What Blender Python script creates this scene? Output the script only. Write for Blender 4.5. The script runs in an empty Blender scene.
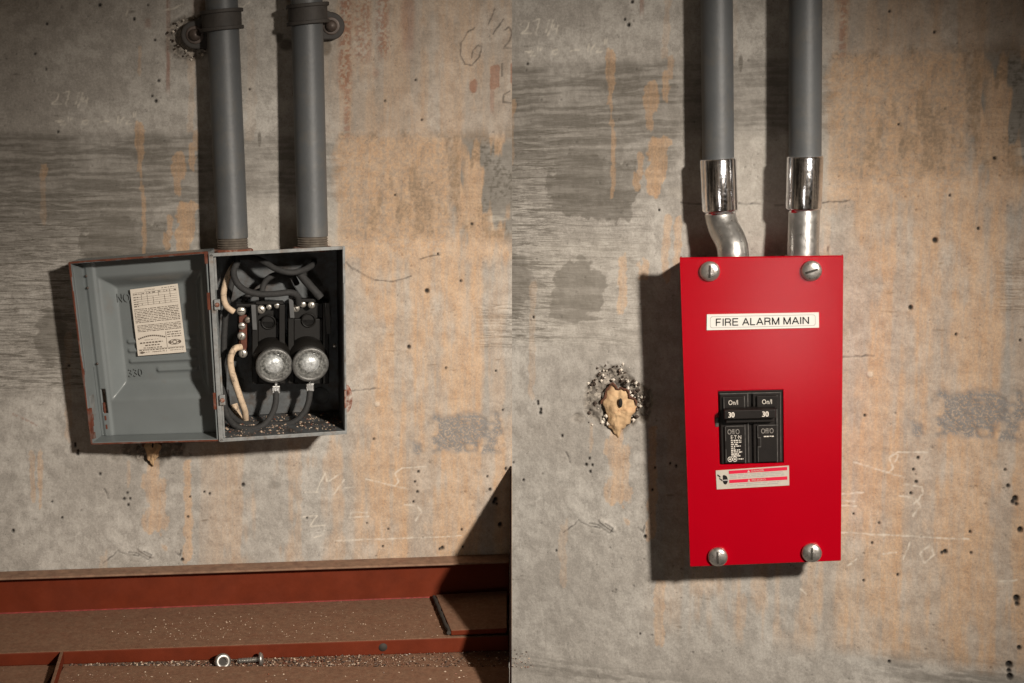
import bpy, bmesh, math, random
import numpy as np
from mathutils import Vector, Matrix

random.seed(7)
S = 0.0015                 # metres per scene unit (a unit is about a millimetre and a half)
F = 1300.0
PITCH = math.radians(12)
TH = math.asin(256 / 1300.0)
DC = F * math.cos(PITCH)
CAMH = F * math.sin(PITCH)
Z0 = 1.05                  # height of the view centre above the floor, metres
col = bpy.context.scene.collection
CP, SP = math.cos(PITCH), math.sin(PITCH)

# ---------------------------------------------------------------- frames
# the two wall panels meet in a shallow corner at x = 0; 'L' turns +TH, 'R' turns -TH
ANG = {'L': TH, 'R': -TH}
def w2l(p, v):
    a = -ANG[p]; c, s = math.cos(a), math.sin(a)
    return (v[0]*c - v[1]*s, v[0]*s + v[1]*c, v[2])
def l2w(p, v):
    a = ANG[p]; c, s = math.cos(a), math.sin(a)
    return (v[0]*c - v[1]*s, v[0]*s + v[1]*c, v[2])
CAM = (0.0, -DC, CAMH)
def P(p, px, py, d=0.0):
    """local point of panel p seen at (px,py) and standing d off the wall"""
    r = (px - 512.0, F*CP + (341.5-py)*SP, -F*SP + (341.5-py)*CP)
    rl = w2l(p, r); cl = w2l(p, CAM)
    t = (-d - cl[1]) / rl[1]
    return Vector((cl[0]+t*rl[0], -d, cl[2]+t*rl[2]))
def proj(p, v):
    w = l2w(p, v)
    x = w[0]; y = w[1] + DC; z = w[2] - CAMH
    dep = y*CP - z*SP; up = y*SP + z*CP
    return (512 + F*x/dep, 341.5 - F*up/dep)
def solve_d(p, u, v, py):
    a, b = -50.0, 900.0
    for _ in range(60):
        m = (a+b)/2
        if proj(p, (u, -m, v))[1] < py: a = m
        else: b = m
    return (a+b)/2
def solve_v(p, u, d, py):
    a, b = -900.0, 900.0
    for _ in range(60):
        m = (a+b)/2
        if proj(p, (u, -d, m))[1] > py: a = m
        else: b = m
    return (a+b)/2
def quad(p, c):
    """c = TL,TR,BR,BL as (px,py,d): map (s,t,h) -> local point"""
    q = [P(p, *k) for k in c]
    n = (q[1]-q[0]).cross(q[0]-q[3]); n.normalize()
    if n.y > 0: n = -n
    def f(s, t, h=0.0):
        return (q[0]*(1-s)+q[1]*s)*(1-t) + (q[3]*(1-s)+q[2]*s)*t + n*h
    f.n = n; f.q = q
    return f

# ---------------------------------------------------------------- mesh builder
class MB:
    def __init__(self): self.v = []; self.f = []; self.m = []; self.sm = []
    def add(self, verts, faces, mi=0, smooth=False):
        o = len(self.v); self.v += [tuple(x) for x in verts]
        for f in faces:
            self.f.append(tuple(o+i for i in f)); self.m.append(mi); self.sm.append(smooth)
        return self
    def hexa(self, a, mi=0):
        """8 corners: 0-3 front (ccw), 4-7 back"""
        return self.add(a, [(0,1,2,3),(7,6,5,4),(0,4,5,1),(1,5,6,2),(2,6,7,3),(3,7,4,0)], mi)
    def prism(self, poly, off, mi=0):
        n = len(poly); off = Vector(off)
        v = [Vector(q) for q in poly] + [Vector(q)+off for q in poly]
        f = [tuple(range(n)), tuple(range(2*n-1, n-1, -1))] + [(i, n+i, n+(i+1) % n, (i+1) % n) for i in range(n)]
        return self.add(v, f, mi)
    def box(self, f, s0, s1, t0, t1, h0, h1, mi=0):
        """box in the coordinates of a quad map"""
        return self.hexa([f(s0,t0,h1), f(s0,t1,h1), f(s1,t1,h1), f(s1,t0,h1), f(s0,t0,h0), f(s0,t1,h0), f(s1,t1,h0), f(s1,t0,h0)], mi)
    def flat(self, f, s0, s1, t0, t1, h, mi=0):
        return self.add([f(s0,t0,h), f(s0,t1,h), f(s1,t1,h), f(s1,t0,h)], [(0,1,2,3)], mi)
    def tube(self, path, r, n=20, mi=0, caps=True, inner=None):
        path = [Vector(q) for q in path]
        rs = r if isinstance(r, (list, tuple)) else [r]*len(path)
        rings = []; prev = None
        for i, q in enumerate(path):
            a = path[max(0, i-1)]; b = path[min(len(path)-1, i+1)]
            t = (b-a).normalized()
            if prev is None:
                x = t.orthogonal().normalized()
            else:
                x = (prev - t*prev.dot(t)).normalized()
            prev = x; y = t.cross(x)
            rings.append([q + (x*math.cos(k*2*math.pi/n) + y*math.sin(k*2*math.pi/n))*rs[i] for k in range(n)])
        v = [k for g in rings for k in g]; f = []
        for i in range(len(path)-1):
            for k in range(n):
                f.append((i*n+k, i*n+(k+1) % n, (i+1)*n+(k+1) % n, (i+1)*n+k))
        self.add(v, f, mi, True)
        if caps:
            self.add(rings[0], [tuple(range(n-1, -1, -1))], mi); self.add(rings[-1], [tuple(range(n))], mi)
        return self
    def lathe(self, c, axis, prof, n=28, mi=0, smooth=True, cap0=True, cap1=True):
        """prof = [(distance along axis, radius)]"""
        c = Vector(c); ax = Vector(axis).normalized(); x = ax.orthogonal().normalized(); y = ax.cross(x)
        v = []; f = []
        for h, r in prof:
            for k in range(n):
                a = k*2*math.pi/n
                v.append(c + ax*h + (x*math.cos(a)+y*math.sin(a))*max(r, 1e-3))
        for i in range(len(prof)-1):
            for k in range(n):
                f.append((i*n+k, i*n+(k+1) % n, (i+1)*n+(k+1) % n, (i+1)*n+k))
        self.add(v, f, mi, smooth)
        L = len(prof)-1
        if cap0: self.add(v[:n], [tuple(range(n-1, -1, -1))], mi)
        if cap1: self.add(v[L*n:], [tuple(range(n))], mi)
        return self
    def grid(self, fn, nu, nv, mi=0, smooth=True):
        v = [fn(i/nu, j/nv) for j in range(nv+1) for i in range(nu+1)]
        f = [(j*(nu+1)+i, (j+1)*(nu+1)+i, (j+1)*(nu+1)+i+1, j*(nu+1)+i+1) for j in range(nv) for i in range(nu)]
        return self.add(v, f, mi, smooth)
    def build(self, name, mats, thing, bevel=0.0, seg=2):
        """link as ONE mesh object under 'thing' (an object made by thing() or part)"""
        if not isinstance(mats, (list, tuple)): mats = [mats]
        base = thing['_b']
        me = bpy.data.meshes.new(name)
        me.from_pydata([((a-base[0])*S, (b-base[1])*S, (c-base[2])*S) for a, b, c in self.v], [], self.f)
        for k in mats: me.materials.append(k)
        me.polygons.foreach_set('material_index', self.m)
        me.polygons.foreach_set('use_smooth', self.sm)
        bm = bmesh.new(); bm.from_mesh(me)
        bmesh.ops.recalc_face_normals(bm, faces=bm.faces)
        bm.to_mesh(me); bm.free()
        o = bpy.data.objects.new(name, me); col.objects.link(o)
        o.parent = thing['_o']
        if bevel:
            md = o.modifiers.new('bevel', 'BEVEL'); md.width = bevel*S; md.segments = seg
            md.limit_method = 'ANGLE'; md.angle_limit = math.radians(35); md.harden_normals = False
        return {'_o': o, '_b': base}

def thing(name, panel, base, label, cat, group=None):
    o = bpy.data.objects.new(name, None); col.objects.link(o)
    w = l2w(panel, base)
    o.location = (w[0]*S, w[1]*S, w[2]*S + Z0); o.rotation_euler = (0, 0, ANG[panel])
    o.empty_display_size = 0.02
    o['label'] = label; o['category'] = cat
    if group: o['group'] = group
    return {'_o': o, '_b': tuple(base)}
def single(name, mb, mats, panel, base, label, cat, group=None, bevel=0.0, kind=None):
    """a thing that is one mesh"""
    t = {'_o': None, '_b': tuple(base)}
    r = mb.build(name, mats, t, bevel); o = r['_o']
    w = l2w(panel, base)
    o.location = (w[0]*S, w[1]*S, w[2]*S + Z0); o.rotation_euler = (0, 0, ANG[panel])
    o['label'] = label; o['category'] = cat
    if group: o['group'] = group
    if kind: o['kind'] = kind
    return r
def spline(pts, n=8):
    pts = [Vector(q) for q in pts]; out = []
    for i in range(len(pts)-1):
        p0 = pts[max(0, i-1)]; p1 = pts[i]; p2 = pts[i+1]; p3 = pts[min(len(pts)-1, i+2)]
        for k in range(n):
            t = k/n
            out.append(0.5*((2*p1) + (p2-p0)*t + (2*p0-5*p1+4*p2-p3)*t*t + (3*p1-p0-3*p2+p3)*t**3))
    out.append(pts[-1]); return out

_txt = {}
def text_geo(body, bold=0.0):
    key = (body, bold)
    if key in _txt: return _txt[key]
    cu = bpy.data.curves.new('lettering', 'FONT'); cu.body = body; cu.resolution_u = 3; cu.offset = bold
    ob = bpy.data.objects.new('lettering', cu); col.objects.link(ob)
    bpy.context.view_layer.update()
    me = bpy.data.meshes.new_from_object(ob.evaluated_get(bpy.context.evaluated_depsgraph_get()))
    v = [(k.co.x, k.co.y) for k in me.vertices]; f = [tuple(q.vertices) for q in me.polygons]
    bpy.data.objects.remove(ob); bpy.data.curves.remove(cu); bpy.data.meshes.remove(me)
    x0 = min(a for a, b in v); x1 = max(a for a, b in v); y0 = min(b for a, b in v); y1 = max(b for a, b in v)
    g = ([((a-x0)/(x1-x0), (b-y0)/(y1-y0)) for a, b in v], f)
    _txt[key] = g
    return g
def put_text(mb, body, f, s0, s1, t0, t1, h, mi, bold=0.0, arc=0.0):
    v, fc = text_geo(body, bold)
    mb.add([f(s0+(s1-s0)*a, t1+(t0-t1)*b - arc*math.sin(a*math.pi), h) for a, b in v], fc, mi)

_arc = [(.50, .0), (.70, .03), (.83, .12), (.86, .26), (.83, .39), (.70, .48), (.50, .51)]
GL = {'F': (.78, [[(.07, 1), (.07, 0)], [(.0, .05), (.95, .05)], [(.07, .5), (.85, .5)]]), 'I': (.16, [[(.5, 0), (.5, 1)]]),
 'E': (.84, [[(.07, 1), (.07, 0)], [(.0, .05), (.98, .05)], [(.07, .49), (.92, .49)], [(.0, .95), (1, .95)]]),
 'L': (.70, [[(.08, 1), (.08, 0)], [(.0, .95), (1, .95)]]),
 'A': (.96, [[(.02, 1), (.5, .0)], [(.5, .0), (.98, 1)], [(.2, .66), (.8, .66)]]),
 'M': (1.04, [[(.06, 1), (.06, 0)], [(.06, 0), (.5, 1)], [(.5, 1), (.94, 0)], [(.94, 0), (.94, 1)]]),
 'N': (.90, [[(.07, 1), (.07, 0)], [(.07, 0), (.93, 1)], [(.93, 1), (.93, 0)]]),
 'R': (.90, [[(.07, 1), (.07, 0)], [(.0, .05), (.60, .05)], [(.60, .05), (.80, .10), (.88, .20), (.88, .34), (.80, .46), (.60, .51)], [(.60, .51), (.07, .51)], [(.60, .51), (.80, .58), (.86, .74), (.90, 1)]])}
def grotesque(mb, body, f, s0, s1, t0, t1, h, mi, wt=.105, asp=None):
    """plain sans capitals drawn with bars of even weight"""
    tot = sum(.42 if c == ' ' else GL[c][0]+.20 for c in body)-.20
    k = (s1-s0)/tot; x = 0; T = t1-t0
    for c in body:
        if c == ' ': x += .42; continue
        w_, st = GL[c]
        for pl in st:
            for (ax, ay), (bx, by) in zip(pl[:-1], pl[1:]):
                ax_, bx_ = x+ax*w_, x+bx*w_; L = math.hypot(bx_-ax_, (by-ay)*1.0) or 1
                nx, ny = -(by-ay)/L*wt/2, (bx_-ax_)/L*wt/2
                q = [(ax_+nx, ay+ny), (ax_-nx, ay-ny), (bx_-nx, by-ny), (bx_+nx, by+ny)]
                mb.add([f(s0+a*k, t0+min(1.02, max(-.02, b))*T, h) for a, b in q], [(0, 1, 2, 3)], mi)
        x += w_+.20

# ---------------------------------------------------------------- materials
def mat(name, color, rough=0.6, metal=0.0, noise=0.0, nscale=40.0, bump=0.0, bscale=200.0, color2=None, c2amt=0.5, c2scale=30.0,
        spec=0.5, coat=0.0, dust=None, c2th=0.5, c2soft=0.08, rvar=0.0):
    m = bpy.data.materials.new(name); m.use_nodes = True
    nt = m.node_tree; N = nt.nodes; Lk = nt.links; b = N['Principled BSDF']
    b.inputs['Roughness'].default_value = rough; b.inputs['Metallic'].default_value = metal
    b.inputs['Specular IOR Level'].default_value = spec
    b.inputs['Coat Weight'].default_value = coat
    tc = N.new('ShaderNodeTexCoord')
    rgb = N.new('ShaderNodeRGB'); rgb.outputs[0].default_value = (*color, 1); c = rgb.outputs[0]
    def nz(scale, detail=4.0, rough_=0.6):
        k = N.new('ShaderNodeTexNoise'); k.inputs['Scale'].default_value = scale; k.inputs['Detail'].default_value = detail
        k.inputs['Roughness'].default_value = rough_
        Lk.new(tc.outputs['Object'], k.inputs['Vector']); return k.outputs['Fac']
    def mixc(fac, a, bb, mode='MIX'):
        k = N.new('ShaderNodeMix'); k.data_type = 'RGBA'; k.blend_type = mode
        if hasattr(fac, 'links'): Lk.new(fac, k.inputs['Factor'])
        else: k.inputs['Factor'].default_value = fac
        for sock, val in ((k.inputs[6], a), (k.inputs[7], bb)):
            if hasattr(val, 'links'): Lk.new(val, sock)
            else: sock.default_value = (*val, 1)
        return k.outputs[2]
    def rng(v, a, bb, c0=0.0, c1=1.0):
        k = N.new('ShaderNodeMapRange'); Lk.new(v, k.inputs[0])
        k.inputs[1].default_value = a; k.inputs[2].default_value = bb; k.inputs[3].default_value = c0; k.inputs[4].default_value = c1
        return k.outputs[0]
    if color2:
        c = mixc(rng(nz(c2scale, 6.0, 0.7), c2th-c2soft, c2th+c2soft, 0, c2amt), c, color2)
    if noise:
        g = rng(nz(nscale, 5.0), 0.3, 0.7, 1-noise, 1+noise)
        cb = N.new('ShaderNodeCombineColor')
        for i in range(3): Lk.new(g, cb.inputs[i])
        c = mixc(1.0, c, cb.outputs[0], 'MULTIPLY')
    if dust:
        geo = N.new('ShaderNodeNewGeometry'); sx = N.new('ShaderNodeSeparateXYZ'); Lk.new(geo.outputs['Normal'], sx.inputs[0])
        up = rng(sx.outputs[2], 0.35, 0.8)
        dn = rng(nz(70, 6.0, 0.75), 0.3, 0.6, 0.72, 1.0)
        mu = N.new('ShaderNodeMath'); mu.operation = 'MULTIPLY'; Lk.new(up, mu.inputs[0]); Lk.new(dn, mu.inputs[1])
        dc = mixc(rng(nz(160, 6.0, 0.8), 0.35, 0.65), dust, tuple(k*0.62 for k in dust))
        # pale plaster crumbs
        vo = N.new('ShaderNodeTexVoronoi'); vo.inputs['Scale'].default_value = 190; Lk.new(tc.outputs['Object'], vo.inputs['Vector'])
        sp = rng(vo.outputs['Distance'], 0.16, 0.10)
        lt = N.new('ShaderNodeMath'); lt.operation = 'MULTIPLY'; Lk.new(sp, lt.inputs[0]); Lk.new(rng(nz(11, 3.0), 0.52, 0.66), lt.inputs[1])
        sc = N.new('ShaderNodeSeparateColor'); Lk.new(vo.outputs['Color'], sc.inputs[0])
        l2 = N.new('ShaderNodeMath'); l2.operation = 'MULTIPLY'; Lk.new(lt.outputs[0], l2.inputs[0]); Lk.new(rng(sc.outputs[0], 0.55, 0.7), l2.inputs[1])
        dc = mixc(l2.outputs[0], dc, (0.52, 0.43, 0.33))
        c = mixc(mu.outputs[0], c, dc)
        Lk.new(rng(up, 0, 1, rough, 0.95), b.inputs['Roughness'])
    elif rvar:
        Lk.new(rng(nz(nscale*1.7, 5.0), 0.3, 0.7, max(0.03, rough-rvar), rough+rvar), b.inputs['Roughness'])
    Lk.new(c, b.inputs['Base Color'])
    if bump:
        bp = N.new('ShaderNodeBump'); bp.inputs['Strength'].default_value = bump; bp.inputs['Distance'].default_value = 0.001
        Lk.new(nz(bscale, 5.0, 0.65), bp.inputs['Height']); Lk.new(bp.outputs[0], b.inputs['Normal'])
    return m
M = {}
M['pipe_paint'] = mat('grey_conduit_paint', (0.074, 0.078, 0.081), 0.5, noise=0.12, nscale=18, bump=0.35, bscale=160, color2=(0.105, 0.095, 0.08), c2amt=0.5, c2scale=25, c2th=0.58)
M['thread'] = mat('worn_thread_steel', (0.16, 0.135, 0.11), 0.5, 0.4, noise=0.3, nscale=90)
M['rust'] = mat('flaking_rust', (0.17, 0.048, 0.022), 0.85, noise=0.5, nscale=120, bump=0.8, bscale=300, color2=(0.30, 0.27, 0.23), c2amt=0.9, c2scale=60, c2th=0.54)
M['clamp'] = mat('dark_malleable_iron', (0.036, 0.031, 0.027), 0.7, noise=0.25, nscale=60, bump=0.5, bscale=200)
M['clamp_bolt'] = mat('tarnished_bolt', (0.075, 0.055, 0.045), 0.5, 0.3, noise=0.3, nscale=120)
M['door_paint'] = mat('blue_grey_enamel', (0.155, 0.170, 0.170), 0.36, noise=0.06, nscale=20, bump=0.08, bscale=120, spec=0.5, color2=(0.14, 0.10, 0.075), c2amt=0.35, c2scale=14, c2th=0.66)
M['rust_edge'] = mat('rusted_edge', (0.125, 0.032, 0.014), 0.8, noise=0.4, nscale=90, color2=(0.10, 0.09, 0.08), c2amt=0.8, c2scale=45, c2th=0.6)
M['box_paint'] = mat('worn_grey_box_paint', (0.17, 0.175, 0.175), 0.55, 0.1, noise=0.2, nscale=60, bump=0.3, bscale=200, color2=(0.15, 0.07, 0.035), c2amt=0.8, c2scale=60, c2th=0.64)
M['box_inside'] = mat('dirty_box_interior', (0.075, 0.080, 0.082), 0.6, 0.1, noise=0.3, nscale=50, bump=0.3, bscale=200, color2=(0.05, 0.038, 0.03), c2amt=0.9, c2scale=40, c2th=0.55)
M['galv_rim'] = mat('bare_zinc_edge', (0.22, 0.225, 0.22), 0.5, 0.3, noise=0.25, nscale=100, color2=(0.16, 0.12, 0.09), c2amt=0.8, c2scale=70, c2th=0.6)
M['bakelite'] = mat('black_bakelite', (0.007, 0.006, 0.005), 0.5, noise=0.2, nscale=50, spec=.25)
M['blackwire'] = mat('grey_black_braided_wire', (0.022, 0.021, 0.020), 0.8, noise=0.3, nscale=250, bump=0.7, bscale=500)
M['whitewire'] = mat('aged_cream_wire', (0.52, 0.39, 0.27), 0.7, noise=0.2, nscale=90, bump=0.5, bscale=300, color2=(0.05, 0.035, 0.025), c2amt=0.9, c2scale=150, c2th=0.6)
M['nickel'] = mat('nickel_screw', (0.50, 0.47, 0.42), 0.35, 0.75, noise=0.15, nscale=200)
M['slot'] = mat('screw_slot', (0.03, 0.025, 0.02), 0.8)
M['copper'] = mat('aged_copper_bar', (0.11, 0.035, 0.02), 0.5, 0.4, noise=0.3, nscale=100)
M['chrome'] = mat('polished_zinc', (0.78, 0.78, 0.80), 0.15, 1.0, noise=0.15, nscale=160, bump=0.12, bscale=260, rvar=0.08)
M['galv'] = mat('galvanized_steel', (0.50, 0.49, 0.47), 0.34, 0.9, noise=0.22, nscale=70, bump=0.15, bscale=150, rvar=0.1)
M['head'] = mat('screw_head_chrome', (0.60, 0.56, 0.52), 0.34, 0.9, noise=0.3, nscale=130, rvar=0.1)
M['red'] = mat('fire_red_enamel', (0.315, 0.0002, 0.0065), 0.20, bump=0.10, bscale=170, noise=0.03, nscale=12, spec=0.26)
M['red_inner'] = mat('fire_red_cut_edge', (0.35, 0.001, 0.008), 0.5, noise=0.1)
M['plate_white'] = mat('white_plastic_plate', (0.62, 0.60, 0.56), 0.45, noise=0.02)
M['ink'] = mat('black_ink', (0.008, 0.008, 0.008), 0.7, spec=.2)
M['inkline'] = mat('grey_ink_line', (0.30, 0.28, 0.26), 0.6)
M['breaker'] = mat('black_breaker_plastic', (0.009, 0.007, 0.006), 0.5, spec=.28, noise=0.2, nscale=60, bump=0.1, bscale=300)
M['breaker_edge'] = mat('worn_breaker_edge', (0.065, 0.06, 0.055), 0.5, noise=0.5, nscale=160)
M['breaker_ink'] = mat('breaker_white_print', (0.55, 0.50, 0.44), 0.6)
M['breaker_dull'] = mat('breaker_embossed_print', (0.22, 0.20, 0.18), 0.6)
M['sticker'] = mat('sticker_white', (0.42, 0.38, 0.32), 0.5, noise=0.08, nscale=90)
M['sticker_red'] = mat('sticker_red', (0.52, 0.004, 0.035), 0.5)
M['paper'] = mat('yellowed_paper_label', (0.66, 0.59, 0.50), 0.75, noise=0.06, nscale=60)
M['paper_ink'] = mat('faded_brown_ink', (0.14, 0.11, 0.085), 0.8, noise=0.3, nscale=300)
M['steel_red'] = mat('red_oxide_primed_steel', (0.108, 0.017, 0.005), 0.75, noise=0.14, nscale=30, bump=0.25, bscale=160, spec=.15, dust=(0.215, 0.122, 0.076), color2=(0.120, 0.021, 0.008), c2amt=0.6, c2scale=22)
M['caster_dark'] = mat('shadow_plate_black', (0.012, 0.007, 0.006), 1.0, noise=0.3, nscale=30, spec=0)  # near-black, so the lit edge of the added corner plate hardly shows
M['dusty_flange'] = mat('dust_caked_flange', (0.20, 0.115, 0.072), 0.9, noise=0.25, nscale=90, bump=0.4, color2=(0.13, 0.05, 0.03), c2amt=.6, c2scale=60, c2th=.6)
M['weld'] = mat('pink_primer_line', (0.20, 0.03, 0.025), 0.6, noise=0.4, nscale=120)
M['debris'] = mat('cement_grit', (0.06, 0.042, 0.032), 0.95, noise=0.6, nscale=160, bump=1.0, bscale=400, color2=(0.42, 0.33, 0.26), c2amt=0.9, c2scale=190, c2th=0.62, c2soft=0.03)
M['crumb'] = mat('pale_cement_crumb', (0.45, 0.34, 0.25), 0.95, noise=0.3, nscale=120)
M['zinc'] = mat('zinc_plated_screw', (0.36, 0.345, 0.32), 0.4, 0.85, noise=0.2, nscale=160)
M['foam'] = mat('yellowed_foam', (0.47, 0.315, 0.175), 0.9, noise=0.25, nscale=80, bump=1.0, bscale=180, color2=(0.40, 0.20, 0.10), c2amt=0.7, c2scale=60, c2th=0.62)
M['foam_rim'] = mat('scorched_foam_rim', (0.085, 0.032, 0.016), 0.9, noise=0.4, nscale=120, bump=0.8)
M['bore'] = mat('dark_bore', (0.01, 0.008, 0.006), 0.9)
M['pale_plaster'] = mat('plaster_dab', (0.60, 0.54, 0.46), 0.9, noise=0.1)
def glass(name):
    m = bpy.data.materials.new(name); m.use_nodes = True; nt = m.node_tree; b = nt.nodes['Principled BSDF']
    b.inputs['Base Color'].default_value = (0.5, 0.5, 0.47, 1); b.inputs['Roughness'].default_value = 0.10
    n = nt.nodes.new('ShaderNodeTexNoise'); n.inputs['Scale'].default_value = 300; n.inputs['Detail'].default_value = 5
    tc = nt.nodes.new('ShaderNodeTexCoord'); nt.links.new(tc.outputs['Object'], n.inputs['Vector'])
    mr = nt.nodes.new('ShaderNodeMapRange'); mr.inputs[1].default_value = .45; mr.inputs[2].default_value = .75; mr.inputs[3].default_value = .05; mr.inputs[4].default_value = .38
    nt.links.new(n.outputs['Fac'], mr.inputs[0]); nt.links.new(mr.outputs[0], b.inputs['Alpha'])
    return m
M['glass'] = glass('dusty_fuse_glass')

# ---------------------------------------------------------------- walls
rg = np.random.RandomState(3)
LAT = rg.rand(16, 256, 256)
def vnoise(x, y, k):
    xi = np.floor(x).astype(int); yi = np.floor(y).astype(int); fx = x-xi; fy = y-yi
    fx = fx*fx*(3-2*fx); fy = fy*fy*(3-2*fy); A = LAT[k % 16]
    a = A[yi % 256, xi % 256]; b = A[yi % 256, (xi+1) % 256]; c = A[(yi+1) % 256, xi % 256]; d = A[(yi+1) % 256, (xi+1) % 256]
    return (a*(1-fx)+b*fx)*(1-fy) + (c*(1-fx)+d*fx)*fy
def fbm(x, y, sx, sy, k, o=4):
    t = 0; w = 0; a = 1.0
    for i in range(o):
        t = t + a*vnoise(x/sx*2**i + 17.3*i + k*5.1 + 400, y/sy*2**i + 9.1*i + 400, k+i); w += a; a *= 0.55
    return t/w
def sst(x, a, b):
    t = np.clip((x-a)/(b-a), 0, 1); return t*t*(3-2*t)

# wall marks are the same wall seen in both panels: the right panel continues the left one's pattern at 1.16 scale
PAIRS = [((385,101),(895,16)), ((421.5,120),(935,40)), ((427,291),(938,239)), ((461,281),(975,228)), ((495,78),(1018,5)), ((125,120),(594,22)),
         ((377,404),(877.7,367)), ((374.5,439),(873,407)), ((506,469),(1020,445)), ((102,565),(553.6,541)), ((151.5,555.5),(613.7,539)), ((179,553),(646,537)), ((409,347),(915,302))]
A_ = np.array([[*P('R', *r)[0:1], P('R', *r)[2], 1.0] for l, r in PAIRS])
B_ = np.array([[P('L', *l)[0], P('L', *l)[2]] for l, r in PAIRS])
AFF = np.linalg.lstsq(A_, B_, rcond=None)[0]      # right plane -> left plane
def plane_to_L(p, U, V):
    """pattern coordinates (measured on the left panel) of plane points"""
    if p == 'R':
        U, V = U*AFF[0, 0]+V*AFF[1, 0]+AFF[2, 0], U*AFF[0, 1]+V*AFF[1, 1]+AFF[2, 1]
    c, s = math.cos(TH), math.sin(TH)
    x = U*c; y = U*s + DC; z = V - CAMH
    dep = y*CP - z*SP; up = y*SP + z*CP
    return 512 + F*x/dep, 341.5 - F*up/dep
def R(px, py):
    q = P('R', px, py)
    a, b = plane_to_L('R', np.array(q[0]), np.array(q[2])); return float(a), float(b)

def rect(X, Y, x0, x1, y0, y1, sx=4, sy=4):
    return sst(X, x0-sx, x0+sx)*(1-sst(X, x1-sx, x1+sx))*sst(Y, y0-sy, y0+sy)*(1-sst(Y, y1-sy, y1+sy))
def ell(X, Y, cx, cy, rx, ry, soft=0.25):
    return 1-sst(np.sqrt(((X-cx)/rx)**2+((Y-cy)/ry)**2), 1-soft, 1+soft)
def seg(X, Y, pts, w):
    out = np.full(X.shape, 1e9)
    x0 = min(a for a, b in pts)-6; x1 = max(a for a, b in pts)+6; y0 = min(b for a, b in pts)-6; y1 = max(b for a, b in pts)+6
    m = (X > x0) & (X < x1) & (Y > y0) & (Y < y1)
    xs = X[m]; ys = Y[m]; o = np.full(xs.shape, 1e9)
    for (ax, ay), (bx, by) in zip(pts[:-1], pts[1:]):
        dx, dy = bx-ax, by-ay; L2 = dx*dx+dy*dy+1e-9
        t = np.clip(((xs-ax)*dx+(ys-ay)*dy)/L2, 0, 1)
        o = np.minimum(o, np.hypot(xs-ax-t*dx, ys-ay-t*dy))
    out[m] = o
    return 1-sst(out, w*0.45, w*1.15)

def C(x, y): return (300+.293*x, 380+.293*y)
def RC(x, y): return R(768+.341*x, 450+.341*y)
CHALK = [
 [(50,95),(54,92),(59,94),(58,99),(52,104),(61,104)], [(63,93),(70,91.5),(68,98),(66,106)], [(79,93),(76,104)], [(83,93),(78,107)], [(84,97),(82,102),(88,101)], [(88,98),(87,107)],
 [(56,121),(62,120.5)], [(59,122),(64,121.5),(61,125),(66,124.8)], [(68.5,118),(68.5,120.5)], [(71,118),(71,120)],
 [(82,121),(87,120),(88,122.5),(84,124.5),(82,122),(82,121)], [(100,122),(105,121),(109,121.5)], [(119,117),(117.5,123)], [(124,117),(119,127)],
 [(125,121),(129,120.5),(126,124),(131,123.8)], [(133,113),(133,117)], [(135,113),(134.6,117)],
 [(127,3),(128,8),(126,16)], [(165,10),(175,8.5),(183,4)], [(238,10),(250,2)],
 [C(8,382),C(60,382)], [C(55,380),C(88,318),C(92,345)], [C(100,345),C(140,318)], [C(115,390),C(150,340)], [C(150,370),C(185,365)],
 [C(0,468),C(60,462),C(35,498)], [C(40,500),C(85,495),C(80,525),C(50,538)], [C(165,470),C(175,450),C(230,452)], [C(165,470),C(235,465)],
 [C(325,315),C(350,300),C(430,295)], [C(322,318),C(335,345),C(325,362),C(225,338)], [C(325,362),C(370,372)], [C(355,425),C(400,430),C(415,450),C(395,480)],
 [C(120,550),C(200,545),C(330,540),C(450,537),C(550,532)],
]
CHALK_R = [[RC(335,303),RC(375,300)], [RC(415,272),RC(395,320)], [RC(475,278),RC(445,305),RC(460,332),RC(488,308),RC(478,282)], [RC(680,385),RC(730,382)],
 [RC(95,408),RC(115,425)], [RC(400,100),RC(450,108),RC(455,130),RC(430,158)], [RC(360,5),RC(382,15),RC(370,33)], [RC(215,130),RC(280,125)], [RC(260,320),RC(235,340)]]
PENCIL = [
 [(475,28),(468,32),(461,43),(460,55),(465,64),(472,65),(479,57),(482,47),(478,45),(473,50),(472,58)], [(495,9),(488,25)], [(503,19),(493,34)],
 [(504,30),(509,27),(512,32),(510,40),(504,48),(513,48)], [(502,63),(502,76)], [(510,91),(504,95),(503,102),(511,103)],
]
PENCIL_L = [[(420,259),(430,256),(440,255)], [(350,267),(358,271),(366,276),(375,280),(390,281.5),(402,279),(411,276)], [(346,262),(353,270)]]
CRACK = [
 [(340,391.5),(352,391),(363,389.5),(380,388.5)], [(103,564),(112,557),(118,551),(128,555),(139,556)], [(128,552),(138,554),(148,560),(152,555),(144,551)], [(175,552),(180,556),(181,550)],
 [(104,489),(107,494),(108,498)],
]
CRACK_R = [[R(681,203),R(700,204),R(760,204)], [R(775,205),R(800,204),R(850,201)], [R(828,247),R(828.6,262)]]
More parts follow.
